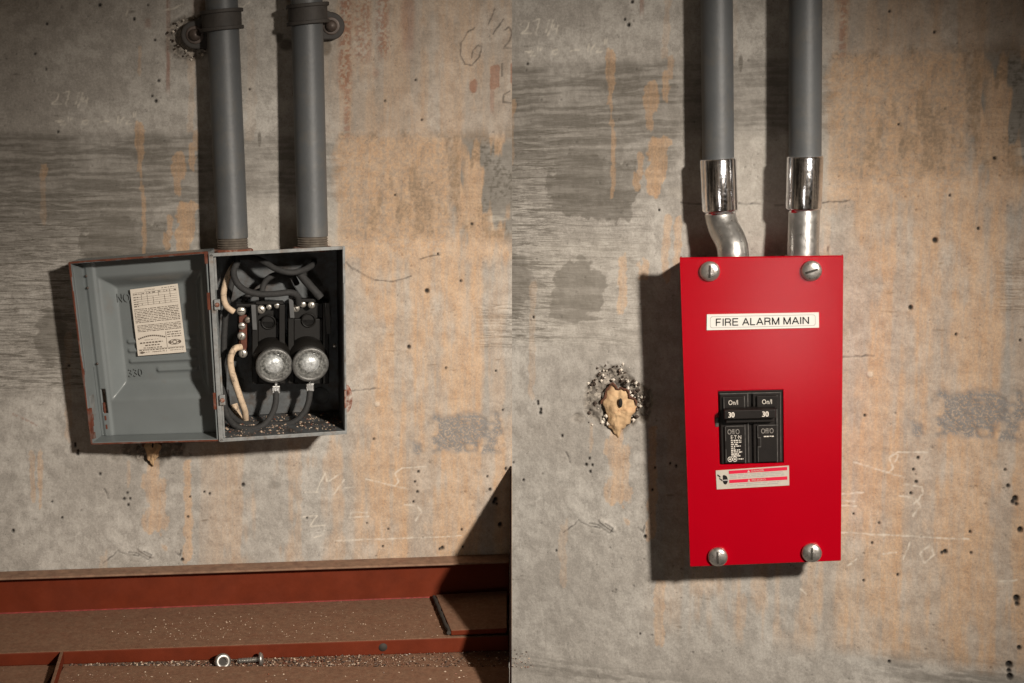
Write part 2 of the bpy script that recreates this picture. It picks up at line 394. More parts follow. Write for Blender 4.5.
PITS = [(100,5,2),(134,19,1.8),(148,5,1.1),(37,8,1),(47,24,1.5),(155,40,1.5),(35,54,1.2),(46,69,1.2),(84,46,1),(158,63,.9),(156,101,2.0),(152,96,1.3),(160,98,1),(58,132,1.3),(92,166,1),
 (242,101,1),(415.5,80,1.5),(385,101,1.2),(421.5,120,1.2),(427,291,2.6),(461,281,1.6),(438,254,1.2),(402,255,1),(472,224,1.4),(374,439,1.5),(446,368,1.5),(409,347,2.3),(496,371,1.1),
 (503,410,1.1),(506,469,1.9),(415,482,1.5),(417,486,1),(413.5,502,1.3),(497,504,1.7),(69,366,1.6),(75,444,1.5),(78,451,1.8),(62,518,1.5),(13,531,2),(52,502,1.1),(127,493,1.3),(130,499,1.3),
 (188,517,1.3),(204,492,1.2),(190,497,1.1),(243,485,2.1),(367,523,1.1),(388,529,1.1),(463,547,1.2),(376,556,1),(307,518,1.1),(440,130,1),(395,195,1.1),
 (*R(918,458),1.7),(*R(916,482),1.4),(*R(1008,486),1.9),(*R(1015,499),2.8),(*R(1013,502),2.3),(*R(1020,530),2.7),(*R(970,532),1.3),(*R(945,552),2.2),(*R(942,553),1.7),(*R(1016.6,599),3.2),(*R(1017,604),2.3),(*R(1019,648),2.2),
 (*R(1009,665),3.2),(*R(1010,677),3.0),(*R(1009,671),2.2),(*R(863.5,580.6),1.2),(*R(897.6,575),1.3),(*R(889,662),1.7),(*R(872,543),1.2),(*R(682,260),1.2),(*R(1005,470),1.2),(*R(645,537),2.0),
 (*R(556,551),1.2),(*R(640,634),1.1),(*R(586,465),1.7),(*R(590,472),1.4),(*R(676,466),1.4),(*R(562,436),1.6),(*R(538,404),1.6),(*R(540,413),1.9),(*R(659,210),1.2),(*R(632,2),1.8),(*R(731,6),1.5)]
SMUDGE = []
prng = random.Random(5)
PITS += [(prng.uniform(-15, 520), prng.uniform(-10, 720), prng.choice((.55, .6, .65, .7, .8, .95))) for _ in range(520)]

def stains(p, U, V):
    X0, Y0 = plane_to_L(p, U, V)
    wx = (fbm(X0, Y0, 26, 26, 1)-.5)*16 + (fbm(X0, Y0, 5, 5, 2, 2)-.5)*5
    wy = (fbm(X0, Y0, 26, 26, 3)-.5)*16 + (fbm(X0, Y0, 5, 5, 4, 2)-.5)*5
    X = X0+wx*.5; Y = Y0+wy*.5
    streak = fbm(X0, Y0, 11, 170, 5, 5)*.75+fbm(X0, Y0, 22, 22, 4, 3)*.25; streak2 = fbm(X0, Y0, 3.5, 60, 6, 3); spk = fbm(X0, Y0, 2.2, 2.2, 7, 2)
    blot = fbm(X0, Y0, 60, 60, 8, 4)
    hor = fbm(X0+wx, Y0+wy*.25, 46, 2.8, 9, 3); hor2 = fbm(X0, Y0, 40, 5, 10, 4)
    vs = sst(streak, .40, .56)
    tan = 0.88*rect(X, Y, 350, 660, 236, 640, 22, 10)*(0.42+0.58*vs)
    tan = np.maximum(tan, 0.60*rect(X, Y, 322, 372, 236, 640, 14, 10)*vs)
    tan = np.maximum(tan, 0.95*rect(X, Y, 336, 452, 134, 262, 7, 10)*(0.62+.38*sst(spk, .35, .6)))
    tan = np.maximum(tan, 0.85*rect(X, Y, 452, 640, 134, 262, 5, 10)*sst(fbm(X0, Y0, 13, 60, 5, 4), .42, .52))
    tan = np.maximum(tan, 0.52*rect(X, Y, 330, 640, -60, 140, 12, 8)*(0.45+.55*vs))
    tan = np.maximum(tan, 0.48*rect(X, Y, 205, 350, 440, 640, 30, 15)*vs)
    edge_n = fbm(X0, Y0, 6, 9, 11, 4)
    def drip(a, b, c_, d_, s_):
        w_ = max(1.5, (b-a)*.35)
        m = rect(X0+wx*.25, Y, a, b, c_, d_, w_, 7)
        return s_*sst(m+(edge_n-.5)*1.5, .42, .62)*(m > .02)
    tan *= 1-0.85*rect(X, Y, 483, 515, 262, 420, 4, 10)*(1-.3*vs)
    tan = np.maximum(tan, 0.8*rect(X, Y, 505, 640, 430, 500, 6, 12)*vs)
    drips = [(137,141,42,72,.4),(188,195,50,135,.3),(137,143,143,172,.8),(42,48,160,176,.7),(189,195,143,172,.7),(174,182,172,196,.75),(141,144,180,202,.6),(164,171,232,250,.8),(177,190,214,254,.95),
             (142,146,200,256,.7),(41,47,176,225,.25),(148,160,456,535,.75),(184,192,458,560,.75),(30,35,450,505,.55),(38,43,452,512,.6),(211,216,462,490,.35),(127,130,460,488,.35),
             (160,168,545,552,.6),(40,46,160,180,.5),(296,302,438,560,.3),(247,256,20,140,.12),(336,342,180,240,.7)]
    for a, b, c_, d_, s_ in drips:
        tan = np.maximum(tan, drip(a, b, c_, d_, s_))
    for (a, c_), (b, d_), s_ in [(R(606,50),R(614,88),.8),(R(610,95),R(613,120),.7),(R(611,130),R(614,172),.65),(R(645,83),R(658,117),.8),(R(668,55),R(674,80),.5),(R(650,137),R(667,192),.95),(R(637,155),R(643,180),.7),
                              (R(618,256),R(626,312),.75),(R(638,260),R(647,282),.7),(R(663,218),R(670,282),.6),(R(675,215),R(681,268),.75),(R(606,440),R(628,500),.55),(R(655,580),R(664,648),.6),(R(530,280),R(534,400),.3),
                              (R(868,580),R(878,640),.5),(R(736,590),R(745,640),.3),(R(694,20),R(701,250),.0),(R(560,520),R(566,590),.3)]:
        tan = np.maximum(tan, drip(a, b, c_, d_, s_))
    # ---- dark film
    band = rect(X, Y, -300, 205, 134, 262, 6, 6)*(0.62-.38*sst(Y, 185, 255))
    band = np.maximum(band, .42*rect(X, Y, 200, 345, 134, 200, 6, 8))
    dark = band*(0.55+.75*sst(hor, .35, .62))
    a, b = R(596, 186); dark = np.maximum(dark, .82*sst(ell(X+wx*1.0, Y+wy*1.0, a, b, 46, 30, .35)+(edge_n-.5)*.9, .42, .56)*(.75+.25*sst(hor2, .4, .6)))
    a, b = R(575, 292); dark = np.maximum(dark, .78*sst(ell(X+wx*1.2, Y+wy*1.0, a, b, 27, 28, .4)+(hor2-.5)*1.3+(edge_n-.5)*.5, .42, .58)*(.6+.4*sst(hor2, .35, .55)))
    a, b = R(516, 285); dark = np.maximum(dark, .6*sst(ell(X, Y, a, b, 15, 30, .5)+(hor2-.5)*1.3, .45, .65))
    a, b = R(965, 680); dark = np.maximum(dark, .55*ell(X, Y, a, b, 70, 20, .6)*sst(hor2, .42, .58))
    a, b = R(600, 676); dark = np.maximum(dark, .45*ell(X, Y, a, b, 110, 10, .8)*sst(hor, .42, .6))
    dark = np.maximum(dark, .62*rect(X+wx, Y, 456, 640, 127, 240, 5, 8)*(1-sst(fbm(X0, Y0, 13, 60, 5, 4), .46, .60)))
    b2 = rect(X, Y, 336, 640, 132, 238, 5, 7)
    dark = np.maximum(dark, b2*(.34+.50*sst(fbm(X0, Y0, 13, 30, 12, 4), .48, .62))*(1.15-.5*sst(spk, .3, .6)))
    dark = np.maximum(dark, .26*rect(X, Y, 320, 640, -60, 134, 14, 6)*(.5+.5*sst(fbm(X0, Y0, 20, 60, 9, 4), .42, .6)))
    dark = np.maximum(dark, .50*rect(X, Y, 338, 346, 180, 235, 4, 9)*sst(spk, .4, .6))
    patch = rect(X+wx, Y+wy*.6, 414, 500, 412, 455, 4, 4)*sst(fbm(X0, Y0, 16, 16, 13, 3), .34, .5)
    grain = rect(X, Y, -300, 135, 186, 392, 16, 9)*(.55+.45*rect(X, Y, -300, 95, 186, 500, 14, 9))
    grain = np.maximum(grain, .85*rect(X, Y, 478, 520, 303, 349, 2, 2))
    grain = np.maximum(grain, .55*rect(X, Y, 130, 175, 250, 392, 12, 9))
    grain = np.maximum(grain, .45*rect(X, Y, 455, 640, 180, 240, 8, 6))
    # ---- rust reds
    rust = .75*rect(X0+wx*.3, Y, 340, 351, -60, 92, 3, 10)*sst(spk, .42, .58)
    rust = np.maximum(rust, .55*rect(X0+wx*.2, Y, 344, 350, 60, 137, 1.5, 10)*sst(spk, .38, .55))
    rust = np.maximum(rust, .55*rect(X0+wx*.3, Y, 354, 370, -60, 60, 3, 10)*sst(spk, .45, .6))
    rust = np.maximum(rust, .62*rect(X0+wx*.3, Y, 377, 389, -60, 58, 3, 8)*sst(spk, .4, .58))
    rust = np.maximum(rust, .40*rect(X0+wx*.3, Y, 402, 414, -60, 55, 3, 15))
    rust = np.maximum(rust, .70*rect(X0+wx*.1, Y, 166.5, 170, -30, 90, 1, 6)*(.4+.6*sst(streak2, .35, .6)))
    rust = np.maximum(rust, .25*rect(X0, Y, 192, 206, -30, 20, 3, 6)); rust = np.maximum(rust, .35*rect(X0, Y, 145, 151, 20, 28, 2, 2))
    rust = np.maximum(rust, .9*sst(ell(X0+wx*.06, Y0, 473.5, 86, 4.3, 8.5, .6)+(edge_n-.5)*1.1, .42, .7)*(.6+.4*streak2)); rust = np.maximum(rust, .9*sst(rect(X0, Y0, 490, 500.5, 65, 89, 2.5, 4)+(edge_n-.5)*1.1, .42, .7)*(.6+.4*streak2)); rust = np.maximum(rust, .9*sst(rect(X0, Y0, 510, 520, 63, 85, 2.5, 4)+(edge_n-.5)*1.1, .42, .7)*(.6+.4*streak2))
    rust = np.maximum(rust, .40*rect(X0, Y0, 490, 494, 86, 112, .8, 5)); rust = np.maximum(rust, .30*ell(X0, Y0, 376, 73, 3, 5, .5))
    rust = np.maximum(rust, .28*seg(X0, Y0, [C(0,0), C(0,1)], 1))
    rust = np.maximum(rust, .5*seg(X0, Y0, [(13,414),(26,420),(38,426)], 1.2)*sst(spk, .4, .55))
    # ---- chalk and pencil
    brk = .35+.65*sst(fbm(X0, Y0, 3, 3, 14, 2), .35, .6)
    jx = (fbm(X0, Y0, 6, 6, 15, 2)-.5)*2.2
    chalk = np.zeros(X.shape)
    for s_ in CHALK+(CHALK_R if p == 'R' else []): chalk = np.maximum(chalk, seg(X0+jx, Y0+jx*.5, s_, .9))
    chalk *= brk
    line = np.zeros(X.shape)
    for s_ in PENCIL+(PENCIL_L if p == 'L' else []): line = np.maximum(line, .62*seg(X0+jx*.5, Y0+jx*.5, s_, .95)*(.5+.5*brk))
    dent = np.zeros(X.shape)
    for s_ in CRACK+(CRACK_R if p == 'R' else []):
        k = seg(X0+jx*.6, Y0+jx*.8, s_, .85)*(.3+.7*brk); line = np.maximum(line, .6*k); dent += .9*k
    # ---- air holes, really sunk in
    for (a, b, r) in PITS:
        r = r*(.82 if r >= 1.5 else .95)
        m = (np.abs(X0-a) < r*2+1) & (np.abs(Y0-b) < r*2+1)
        if not m.any(): continue
        xs = X0[m]; ys = Y0[m]
        q = np.hypot(xs-a+jx[m]*.25, (ys-b)*(.85 if r > 1 else 1))/r
        k = 1-sst(q, .55, 1.25)
        dent[m] = np.maximum(dent[m], k*r*1.6)
        line[m] = np.maximum(line[m], k*(1.0 if r > 1 else .42))
    # ---- broken-out aggregate
    sp_ = np.zeros(X.shape)
    sp_ = np.maximum(sp_, ell(X+wx*.4, Y+wy*.4, 190, 38, 25, 24, .12)*sst(X0, 160, 168))
    a, b = R(614, 398); rr = ell(X+wx*.5, Y+wy*.5, a, b, 27, 29, .12)
    a2, b2 = R(640, 402); rr = np.maximum(rr, ell(X+wx*.4, Y+wy*.4, a2, b2, 12, 17, .15))
    sp_ = np.maximum(sp_, rr); dark = np.maximum(dark, .75*rr)
    a3, b3 = R(579, 418); sp_ = np.maximum(sp_, .6*ell(X, Y, a3, b3, 7, 5, .4))
    rub = (fbm(X0, Y0, 7, 7, 2, 4)-.5)
    disp = dent + sp_*(2.2+rub*9) + patch*(.6+rub*2.0)
    a, b = R(618, 408); disp += 7*ell(X, Y, a, b, 15, 23, .25)
    disp += grain*(hor-.5)*1.1 + (fbm(X0, Y0, 5, 5, 11, 4)-.5)*.9 + (blot-.5)*1.6
    # raised plaster ridge and step near the bottom crack
    disp -= 1.6*seg(X0, Y0, [(140,549),(152,556)], 2.5)
    disp -= 1.2*ell(X0, Y0, 377, 404, 2.6, 2.6, .2)
    pale = .8*ell(X0, Y0, 377, 404, 2.6, 2.6, .2)
    pale = np.maximum(pale, .30*rect(X, Y, 215, 345, 200, 300, 10, 8)); pale = np.maximum(pale, .6*rect(X, Y, 488, 512, 213, 228, 5, 4)*sst(hor2, .4, .55))
    a, b = R(770, 193); pale = np.maximum(pale, .35*rect(X, Y, a-90, a+60, b-4, b+6, 8, 3))
    pale = np.maximum(pale, .25*rect(X, Y, 60, 180, 290, 392, 20, 15))
    for cx, cy, rx, ry in ((275,485,7,4),(238,493,6,2.5),(262,14,0.1,0.1),(260,139,2,8),(286,45,7,6),(279,38,4,5),(326,48,6,8)):
        dark = np.maximum(dark, (.9 if cx in (260,286,279,326) else .35)*ell(X0+wx*.1, Y0+wy*.2, cx, cy, rx, ry, .3))  # extra dark blotches, the strongest close to the conduits and straps
    cl = lambda q: np.clip(q, 0, 1)
    return (cl(tan), cl(dark), cl(rust), cl(np.maximum(chalk, pale*.75))), (cl(line), cl(grain), cl(sp_), cl(patch)), disp

def concrete():
    m = bpy.data.materials.new('old_board_marked_concrete'); m.use_nodes = True
    nt = m.node_tree; N = nt.nodes; Lk = nt.links; b = N['Principled BSDF']
    b.inputs['Roughness'].default_value = 0.86; b.inputs['Specular IOR Level'].default_value = 0.25
    uv = N.new('ShaderNodeUVMap'); uv.uv_map = 'pattern'
    def mp(sx, sy):
        k = N.new('ShaderNodeMapping'); k.inputs['Scale'].default_value = (sx, sy, 1); Lk.new(uv.outputs[0], k.inputs['Vector']); return k.outputs[0]
    def nz(vec, scale, detail=6.0, rough=0.65, dist=0.0):
        k = N.new('ShaderNodeTexNoise'); k.noise_dimensions = '2D'; k.inputs['Scale'].default_value = scale; k.inputs['Detail'].default_value = detail
        k.inputs['Roughness'].default_value = rough; k.inputs['Distortion'].default_value = dist; Lk.new(vec, k.inputs['Vector']); return k.outputs['Fac']
    def rng(v, a, bb, c0=0.0, c1=1.0):
        k = N.new('ShaderNodeMapRange'); Lk.new(v, k.inputs[0])
        for i, q in enumerate((a, bb, c0, c1)): k.inputs[i+1].default_value = q
        return k.outputs[0]
    def mth(op, a, bb):
        k = N.new('ShaderNodeMath'); k.operation = op
        for i, q in enumerate((a, bb)):
            if hasattr(q, 'links'): Lk.new(q, k.inputs[i])
            else: k.inputs[i].default_value = q
        return k.outputs[0]
    def mix(fac, a, bb, mode='MIX'):
        k = N.new('ShaderNodeMix'); k.data_type = 'RGBA'; k.blend_type = mode
        if hasattr(fac, 'links'): Lk.new(fac, k.inputs['Factor'])
        else: k.inputs['Factor'].default_value = fac
        for sock, q in ((k.inputs[6], a), (k.inputs[7], bb)):
            if hasattr(q, 'links'): Lk.new(q, sock)
            else: sock.default_value = (*q, 1)
        return k.outputs[2]
    def attr(name):
        a = N.new('ShaderNodeAttribute'); a.attribute_name = name
        s = N.new('ShaderNodeSeparateColor'); Lk.new(a.outputs['Color'], s.inputs[0])
        return s.outputs[0], s.outputs[1], s.outputs[2], a.outputs['Alpha']
    tan, dark, rust, chalk = attr('stain'); line, grain, spall, patch = attr('wear')
    iso = mp(1, 1)
    big = nz(iso, .014, 5); mid = nz(iso, .07, 6, .7); fine = nz(iso, .45, 5, .75); fine2 = nz(mp(1, 1.6), 1.1, 3, .7)
    board = nz(mp(.022, .34), 1.0, 6, .8, .8); board2 = nz(mp(.07, .8), 1.0, 5, .75, .6)
    vert = nz(mp(.22, .012), 1.0, 5, .7)
    c = mix(rng(big, .35, .65), (0.300, 0.276, 0.245), (0.400, 0.374, 0.337))
    c = mix(mth('MULTIPLY', rng(mid, .42, .62), .62), c, (0.235, 0.215, 0.190))
    # board grain: pale and dark fibres
    c = mix(mth('MULTIPLY', grain, rng(board, .45, .60)), c, (0.125, 0.112, 0.094))
    c = mix(mth('MULTIPLY', mth('MULTIPLY', grain, rng(board2, .52, .66)), .6), c, (0.43, 0.40, 0.355))
    # dark film
    dk = mth('MULTIPLY', dark, rng(mth('ADD', mth('MULTIPLY', fine, .5), mth('MULTIPLY', board2, .5)), .38, .58, .62, 1.0))
    c = mix(dk, c, (0.080, 0.070, 0.056))
    # tan wash
    tn = mth('MULTIPLY', tan, rng(vert, .32, .62, .60, 1.0))
    tn = mth('MULTIPLY', tn, rng(fine, .36, .52, .78, 1.0))
    c = mix(tn, c, mix(rng(mid, .3, .7), (0.50, 0.342, 0.215), (0.40, 0.250, 0.145)))
    c = mix(mth('MULTIPLY', mth('MULTIPLY', tan, dark), .85), c, (0.185, 0.135, 0.090))
    # mottled patch
    c = mix(mth('MULTIPLY', patch, rng(fine, .38, .52)), c, (0.190, 0.178, 0.168))
    c = mix(mth('MULTIPLY', rust, .8), c, (0.20, 0.068, 0.032))
    # aggregate
    vo = N.new('ShaderNodeTexVoronoi'); vo.voronoi_dimensions = '2D'; vo.inputs['Scale'].default_value = .30; Lk.new(iso, vo.inputs['Vector'])
    sc = N.new('ShaderNodeSeparateColor'); Lk.new(vo.outputs['Color'], sc.inputs[0])
    ag = mix(rng(sc.outputs[0], .2, .9), (0.10, 0.085, 0.07), (0.42, 0.37, 0.31))
    ag = mix(rng(fine, .4, .6), ag, (0.16, 0.14, 0.12))
    c = mix(mth('MULTIPLY', spall, .8), c, ag)
    # fine speckle
    g = rng(mth('ADD', mth('MULTIPLY', fine, .55), mth('MULTIPLY', fine2, .45)), .34, .66, .78, 1.18)
    cb = N.new('ShaderNodeCombineColor')
    for i in range(3): Lk.new(g, cb.inputs[i])
    c = mix(1.0, c, cb.outputs[0], 'MULTIPLY')
    spk = mth('MULTIPLY', rng(nz(iso, .8, 2, .5), .70, .76), rng(mid, .45, .6))
    c = mix(mth('MULTIPLY', spk, .7), c, (0.07, 0.06, 0.05))
    c = mix(mth('MULTIPLY', chalk, .60), c, (0.60, 0.55, 0.47))
    c = mix(line, c, (0.022, 0.019, 0.017))
    Lk.new(c, b.inputs['Base Color'])
    bp = N.new('ShaderNodeBump'); bp.inputs['Strength'].default_value = 0.55; bp.inputs['Distance'].default_value = 0.0012
    hgt = mth('ADD', mth('MULTIPLY', fine, .6), mth('MULTIPLY', mth('MULTIPLY', board2, grain), 1.0))
    Lk.new(hgt, bp.inputs['Height']); Lk.new(bp.outputs[0], b.inputs['Normal'])
    return m
M['concrete'] = concrete()

def axis(lo, hi, step, far_lo, far_hi):
    n = int((hi-lo)/step)+1
    mid = np.linspace(lo, hi, n)
    a = [k for k in (far_lo, ) if k < lo]; b = [k for k in (far_hi, ) if k > hi]
    if a: a = list(np.linspace(a[0], lo, 14)[:-1])
    if b: b = list(np.linspace(hi, b[0], 14)[1:])
    return np.array(a + list(mid) + b)
def wall(p, name):
    lo = -545.0 if p == 'L' else 0.0; hi = 0.0 if p == 'L' else 545.0
    us = axis(lo, hi, 1.0, -950.0 if p == 'L' else 0.0, 0.0 if p == 'L' else 950.0)
    vs = axis(-400.0, 375.0, 1.0, -Z0/S, 900.0)
    U, V = np.meshgrid(us, vs)
    st, wr, disp = stains(p, U.ravel(), V.ravel())
    Uf = U.ravel(); Vf = V.ravel()
    edge = np.clip(np.abs(Uf)/6, 0, 1)
    far = ((Vf > 380) | (Vf < -410) | (np.abs(Uf) > 560))
    disp = np.where(far, 0, disp*edge)
    co = np.stack([Uf*S, disp*S, Vf*S], 1).astype(np.float32)
    nu, nv = len(us), len(vs); n = nu*nv
    idx = np.arange(n).reshape(nv, nu)
    q = np.stack([idx[:-1, :-1], idx[:-1, 1:], idx[1:, 1:], idx[1:, :-1]], -1).reshape(-1, 4).astype(np.int32)
    me = bpy.data.meshes.new(name)
    me.vertices.add(n); me.vertices.foreach_set('co', co.ravel())
    me.loops.add(q.size); me.loops.foreach_set('vertex_index', q.ravel())
    me.polygons.add(len(q)); me.polygons.foreach_set('loop_start', np.arange(0, q.size, 4, dtype=np.int32))
    try: me.polygons.foreach_set('loop_total', np.full(len(q), 4, dtype=np.int32))
    except Exception: pass
    me.update(calc_edges=True)
    for nm, ch in (('stain', st), ('wear', wr)):
        at = me.attributes.new(nm, 'FLOAT_COLOR', 'POINT')
        at.data.foreach_set('color', np.stack(ch, 1).astype(np.float32).ravel())
    Xl, Yl = plane_to_L(p, Uf, Vf)
    uvl = me.uv_layers.new(name='pattern')
    uvl.data.foreach_set('uv', np.stack([Xl, Yl], 1)[q.ravel()].astype(np.float32).ravel())
    me.polygons.foreach_set('use_smooth', np.ones(len(q), dtype=bool))
    me.materials.append(M['concrete']); me.validate()
    o = bpy.data.objects.new(name, me); col.objects.link(o)
    o.location = (0, 0, Z0); o.rotation_euler = (0, 0, ANG[p]); o['kind'] = 'structure'
    return o
wall('L', 'wall_left'); wall('R', 'wall_right')
# floor well below the frame
fl = bpy.data.meshes.new('floor'); fl.from_pydata([(-1.5, -3.5, 0), (1.5, -3.5, 0), (1.5, .6, 0), (-1.5, .6, 0)], [], [(0, 1, 2, 3)])
fl.materials.append(mat('dusty_concrete_floor', (0.16, 0.145, 0.125), 0.9, noise=0.2, nscale=8, bump=0.3))
fo = bpy.data.objects.new('floor', fl); col.objects.link(fo); fo['kind'] = 'structure'

# ---------------------------------------------------------------- conduits on the left panel
def conduit_left(pts, r, label):
    base = P('L', *pts[-1])
    t = thing('conduit_pipe', 'L', base, label, 'conduit', 'grey conduits running down into the old fuse box')
    loc = [P('L', *k) for k in pts]
    top = loc[0] + (loc[0]-loc[1]).normalized()*230
    d = (loc[-1]-loc[-2]).normalized()
    MB().tube([top]+loc, r, 40).build('tube', M['pipe_paint'], t)
    prof = []
    L = 13.0; k = 6
    for i in range(k):
        prof += [(i*L/k, r*0.99), (i*L/k+L/k*.5, r*0.93)]
    prof += [(L, r*.93)]
    MB().lathe(loc[-1], d, prof, 40, smooth=False).build('thread', M['thread'], t)
    nut = MB()
    e = loc[-1] + d*(L-3.0)
    nut.lathe(e, d, [(0, r*1.22), (1.0, r*1.30), (3.0, r*1.30), (3.6, r*1.2)], 14, smooth=False)
    nut.build('locknut', M['rust'], t, 0.4)
    return t
D1, D2 = 20, 30
conduit_left([(221.5, -2, 19), (227, 120, 24), (232.3, 238, 32)], 14.3, 'left grey painted conduit entering the open fuse box top')
conduit_left([(306.5, -2, 26), (309.5, 120, 29), (312.5, 236, 34)], 14.3, 'right grey painted conduit entering the open fuse box top')

def clamp(cx, cy, d, r, ex, ey, label):
    """one-hole strap: band round the pipe, foot with a bolt"""
    c = P('L', cx, cy, d); e = P('L', ex, ey, 8)
    sg = 1 if e.x > c.x else -1
    t = thing('pipe_clamp', 'L', (c.x, 0, c.z), label, 'clamp', 'iron straps holding the left conduits')
    b = MB(); w = 7.5
    # band: half ring in the u-y plane, extruded in v, flared lips
    for (ra, rb, v0, v1) in ((r+.4, r+3.2, -w, w), (r+.4, r+5.0, -w-1.6, -w+1.6), (r+.4, r+5.0, w-1.6, w+1.6)):
        n = 26; ins = []; out = []
        for k in range(n+1):
            a = math.pi*k/n
            ins.append((c.x - sg*ra*math.cos(a), c.y - ra*math.sin(a))); out.append((c.x - sg*rb*math.cos(a), c.y - rb*math.sin(a)))
        ins = [(ins[0][0], min(0, c.y+9))] + ins + [(ins[-1][0], -3)]; out = [(out[0][0], min(0, c.y+9))] + out + [(out[-1][0], -3)]
        tilt = lambda x: (x-c.x)*(-0.12*sg*-1 if False else 0.10)
        V_ = []
        for (x, y) in ins: V_.append((x, y, c.z+v0+tilt(x))); V_.append((x, y, c.z+v1+tilt(x)))
        for (x, y) in out: V_.append((x, y, c.z+v0+tilt(x))); V_.append((x, y, c.z+v1+tilt(x)))
        m = len(ins); f = []
        for k in range(m-1):
            i = 2*k; o = 2*m+2*k
            f += [(i, i+1, i+3, i+2), (o, o+2, o+3, o+1), (i, i+2, o+2, o), (i+1, o+1, o+3, i+3)]
        f += [(0, 2*m, 2*m+1, 1), (2*m-2, 2*m-1, 4*m-1, 4*m-2)]
        b.add(V_, f, 0, False)
    b.build('strap_band', M['clamp'], t, 0.7)
    # foot: rounded ear reaching to the bolt
    ear = MB(); rr = 12.5; n = 20
    x0 = c.x + sg*(r-2)
    poly = [(x0, -2, e.z-rr), ]
    for k in range(n+1):
        a = -math.pi/2 + math.pi*k/n
        poly.append((e.x + sg*rr*math.cos(a), -2, e.z + rr*math.sin(a)))
    poly.append((x0, -2, c.z+7))
    ear.prism(poly, (0, -7.5, 0)); ear.build('foot', M['clamp'], t, 1.6, 3)
    MB().lathe((e.x, -9, e.z), (0, -1, 0), [(0, 8.0), (1.4, 8.0), (1.5, 6.6)], 28).build('washer', M['clamp_bolt'], t, 0.4)
    MB().lathe((e.x, -10.5, e.z), (0, -1, 0), [(0, 5.4), (2.8, 5.2), (4.4, 3.4), (5.0, 0)], 24).build('bolt_head', M['clamp_bolt'], t)
clamp(221.8, 20, 19, 14.3, 195, 35, 'iron pipe strap with its bolt on the left')
clamp(308, 14, 26, 14.3, 331, 26, 'iron pipe strap with its bolt on the right')

# ---------------------------------------------------------------- open fuse box
BD = 76.0
RIM = [(209, 254, BD), (344.5, 246.5, BD), (346.5, 433, BD), (219.5, 441, BD)]
rq = quad('L', RIM)
def bx(s, t, d):
    q = rq(s, t, 0); return Vector((q.x, -d, q.z))
cen = bx(.5, 1, 0)
fb = thing('fuse_box', 'L', (cen.x, 0, cen.z), 'open grey metal fuse box with its door swung out to the left', 'fuse box')
def bq(s, t, h): return bx(s, t, h)
th = .018
h = MB()
for a_ in (0, 1-th):
    h.hexa([bq(a_, .003, BD), bq(a_, 1, BD), bq(a_+th, 1, BD), bq(a_+th, .003, BD), bq(a_, .06, 1), bq(a_, 1, 1), bq(a_+th, 1, 1), bq(a_+th, .06, 1)])
h.hexa([bq(0, 0, BD), bq(0, .014, BD), bq(1, .014, BD), bq(1, 0, BD), bq(0, .056, 1), bq(0, .07, 1), bq(1, .07, 1), bq(1, .056, 1)]); h.box(bq, 0, 1, 1-th*.8, 1, 1, BD)
h.box(bq, th, 1-th, .06, 1-th, 1, 3.5)
h.build('housing', M['box_inside'], fb, 0.4)
r_ = MB()   # folded front lips, galvanised
r_.box(bq, -.004, .030, 0, 1, BD, BD+1.6); r_.box(bq, .984, 1.004, 0, .19, BD, BD+2); r_.box(bq, .988, 1.003, .19, 1, BD, BD+1.0)
r_.box(bq, 0, 1, -.004, .014, BD, BD+1.6); r_.box(bq, 0, 1, .985, 1.004, BD, BD+1.6)
r_.build('front_lip', M['galv_rim'], fb, 0.3)
g_ = MB()   # inner liner tabs on the hinge side
g_.box(bq, .030, .048, .02, .19, BD-8, BD); g_.build('liner_tab', M['galv_rim'], fb, 0.3)
g_ = MB(); g_.box(bq, .030, .045, .55, .99, BD-6, BD-1); g_.build('liner_tab', M['galv_rim'], fb, 0.3)
for tt in (.235, .745):
    k = MB(); k.box(bq, .018, .062, tt, tt+.055, BD+1, BD+4.5); q = bx(.04, tt+.028, BD+4.5)
    k.lathe(q, (0, -1, 0), [(0, 2.2), (1.0, 1.9), (1.5, 0)], 14, mi=1)
    k.build('hinge_lug', [M['galv_rim'], M['rust']], fb, 0.5)
# knockout ring on the back and floor debris
MB().lathe(P('L', 320, 396, 4), (0, -1, 0), [(0, 9), (1.2, 9), (1.3, 7.6), (0.5, 7.3), (0.5, 0)], 28).build('knockout', M['box_inside'], fb)
rr = random.Random(11); dm = MB()
def crumb(mb, c, r, rnd, mi=0, flat_=0.7):
    vs_ = [(1,0,0),(-1,0,0),(0,1,0),(0,-1,0),(0,0,1),(0,0,-1)]
    mb.add([(c[0]+x*r*rnd.uniform(.6,1.2), c[1]+y*r*rnd.uniform(.6,1.2), c[2]+z*r*flat_*rnd.uniform(.6,1.2)) for x, y, z in vs_],
           [(0,2,4),(2,1,4),(1,3,4),(3,0,4),(2,0,5),(1,2,5),(3,1,5),(0,3,5)], mi)
for _ in range(420):
    s_ = rr.uniform(.03, .97); q = bx(s_, 1-th*.8, rr.uniform(8, BD-2)); rad = rr.choice((.5, .6, .8, .9, 1.5))
    crumb(dm, (q.x, q.y, q.z+rad*.3), rad, rr, rr.choice((0, 0, 1, 1, 2)))
d_ = dm.build('fallen_grit', [M['debris'], M['crumb'], M['rust']], fb); d_['_o']['kind'] = 'stuff'
# striker/latch on right side, rusty half disc
k = MB(); n = 14
pl = [P('L', 346, 386, BD-3)] + [P('L', 346+6.5*math.sin(math.pi*i/n), 399-14*math.cos(math.pi*i/n), BD-3) for i in range(n+1)] + [P('L', 346, 413, BD-3)]
k.prism(pl, (0, 3.5, 0)); k.box(bq, .985, 1.0, .76, .86, BD-2, BD+2.5)
k.build('latch_ear', M['rust'], fb, 0.5)

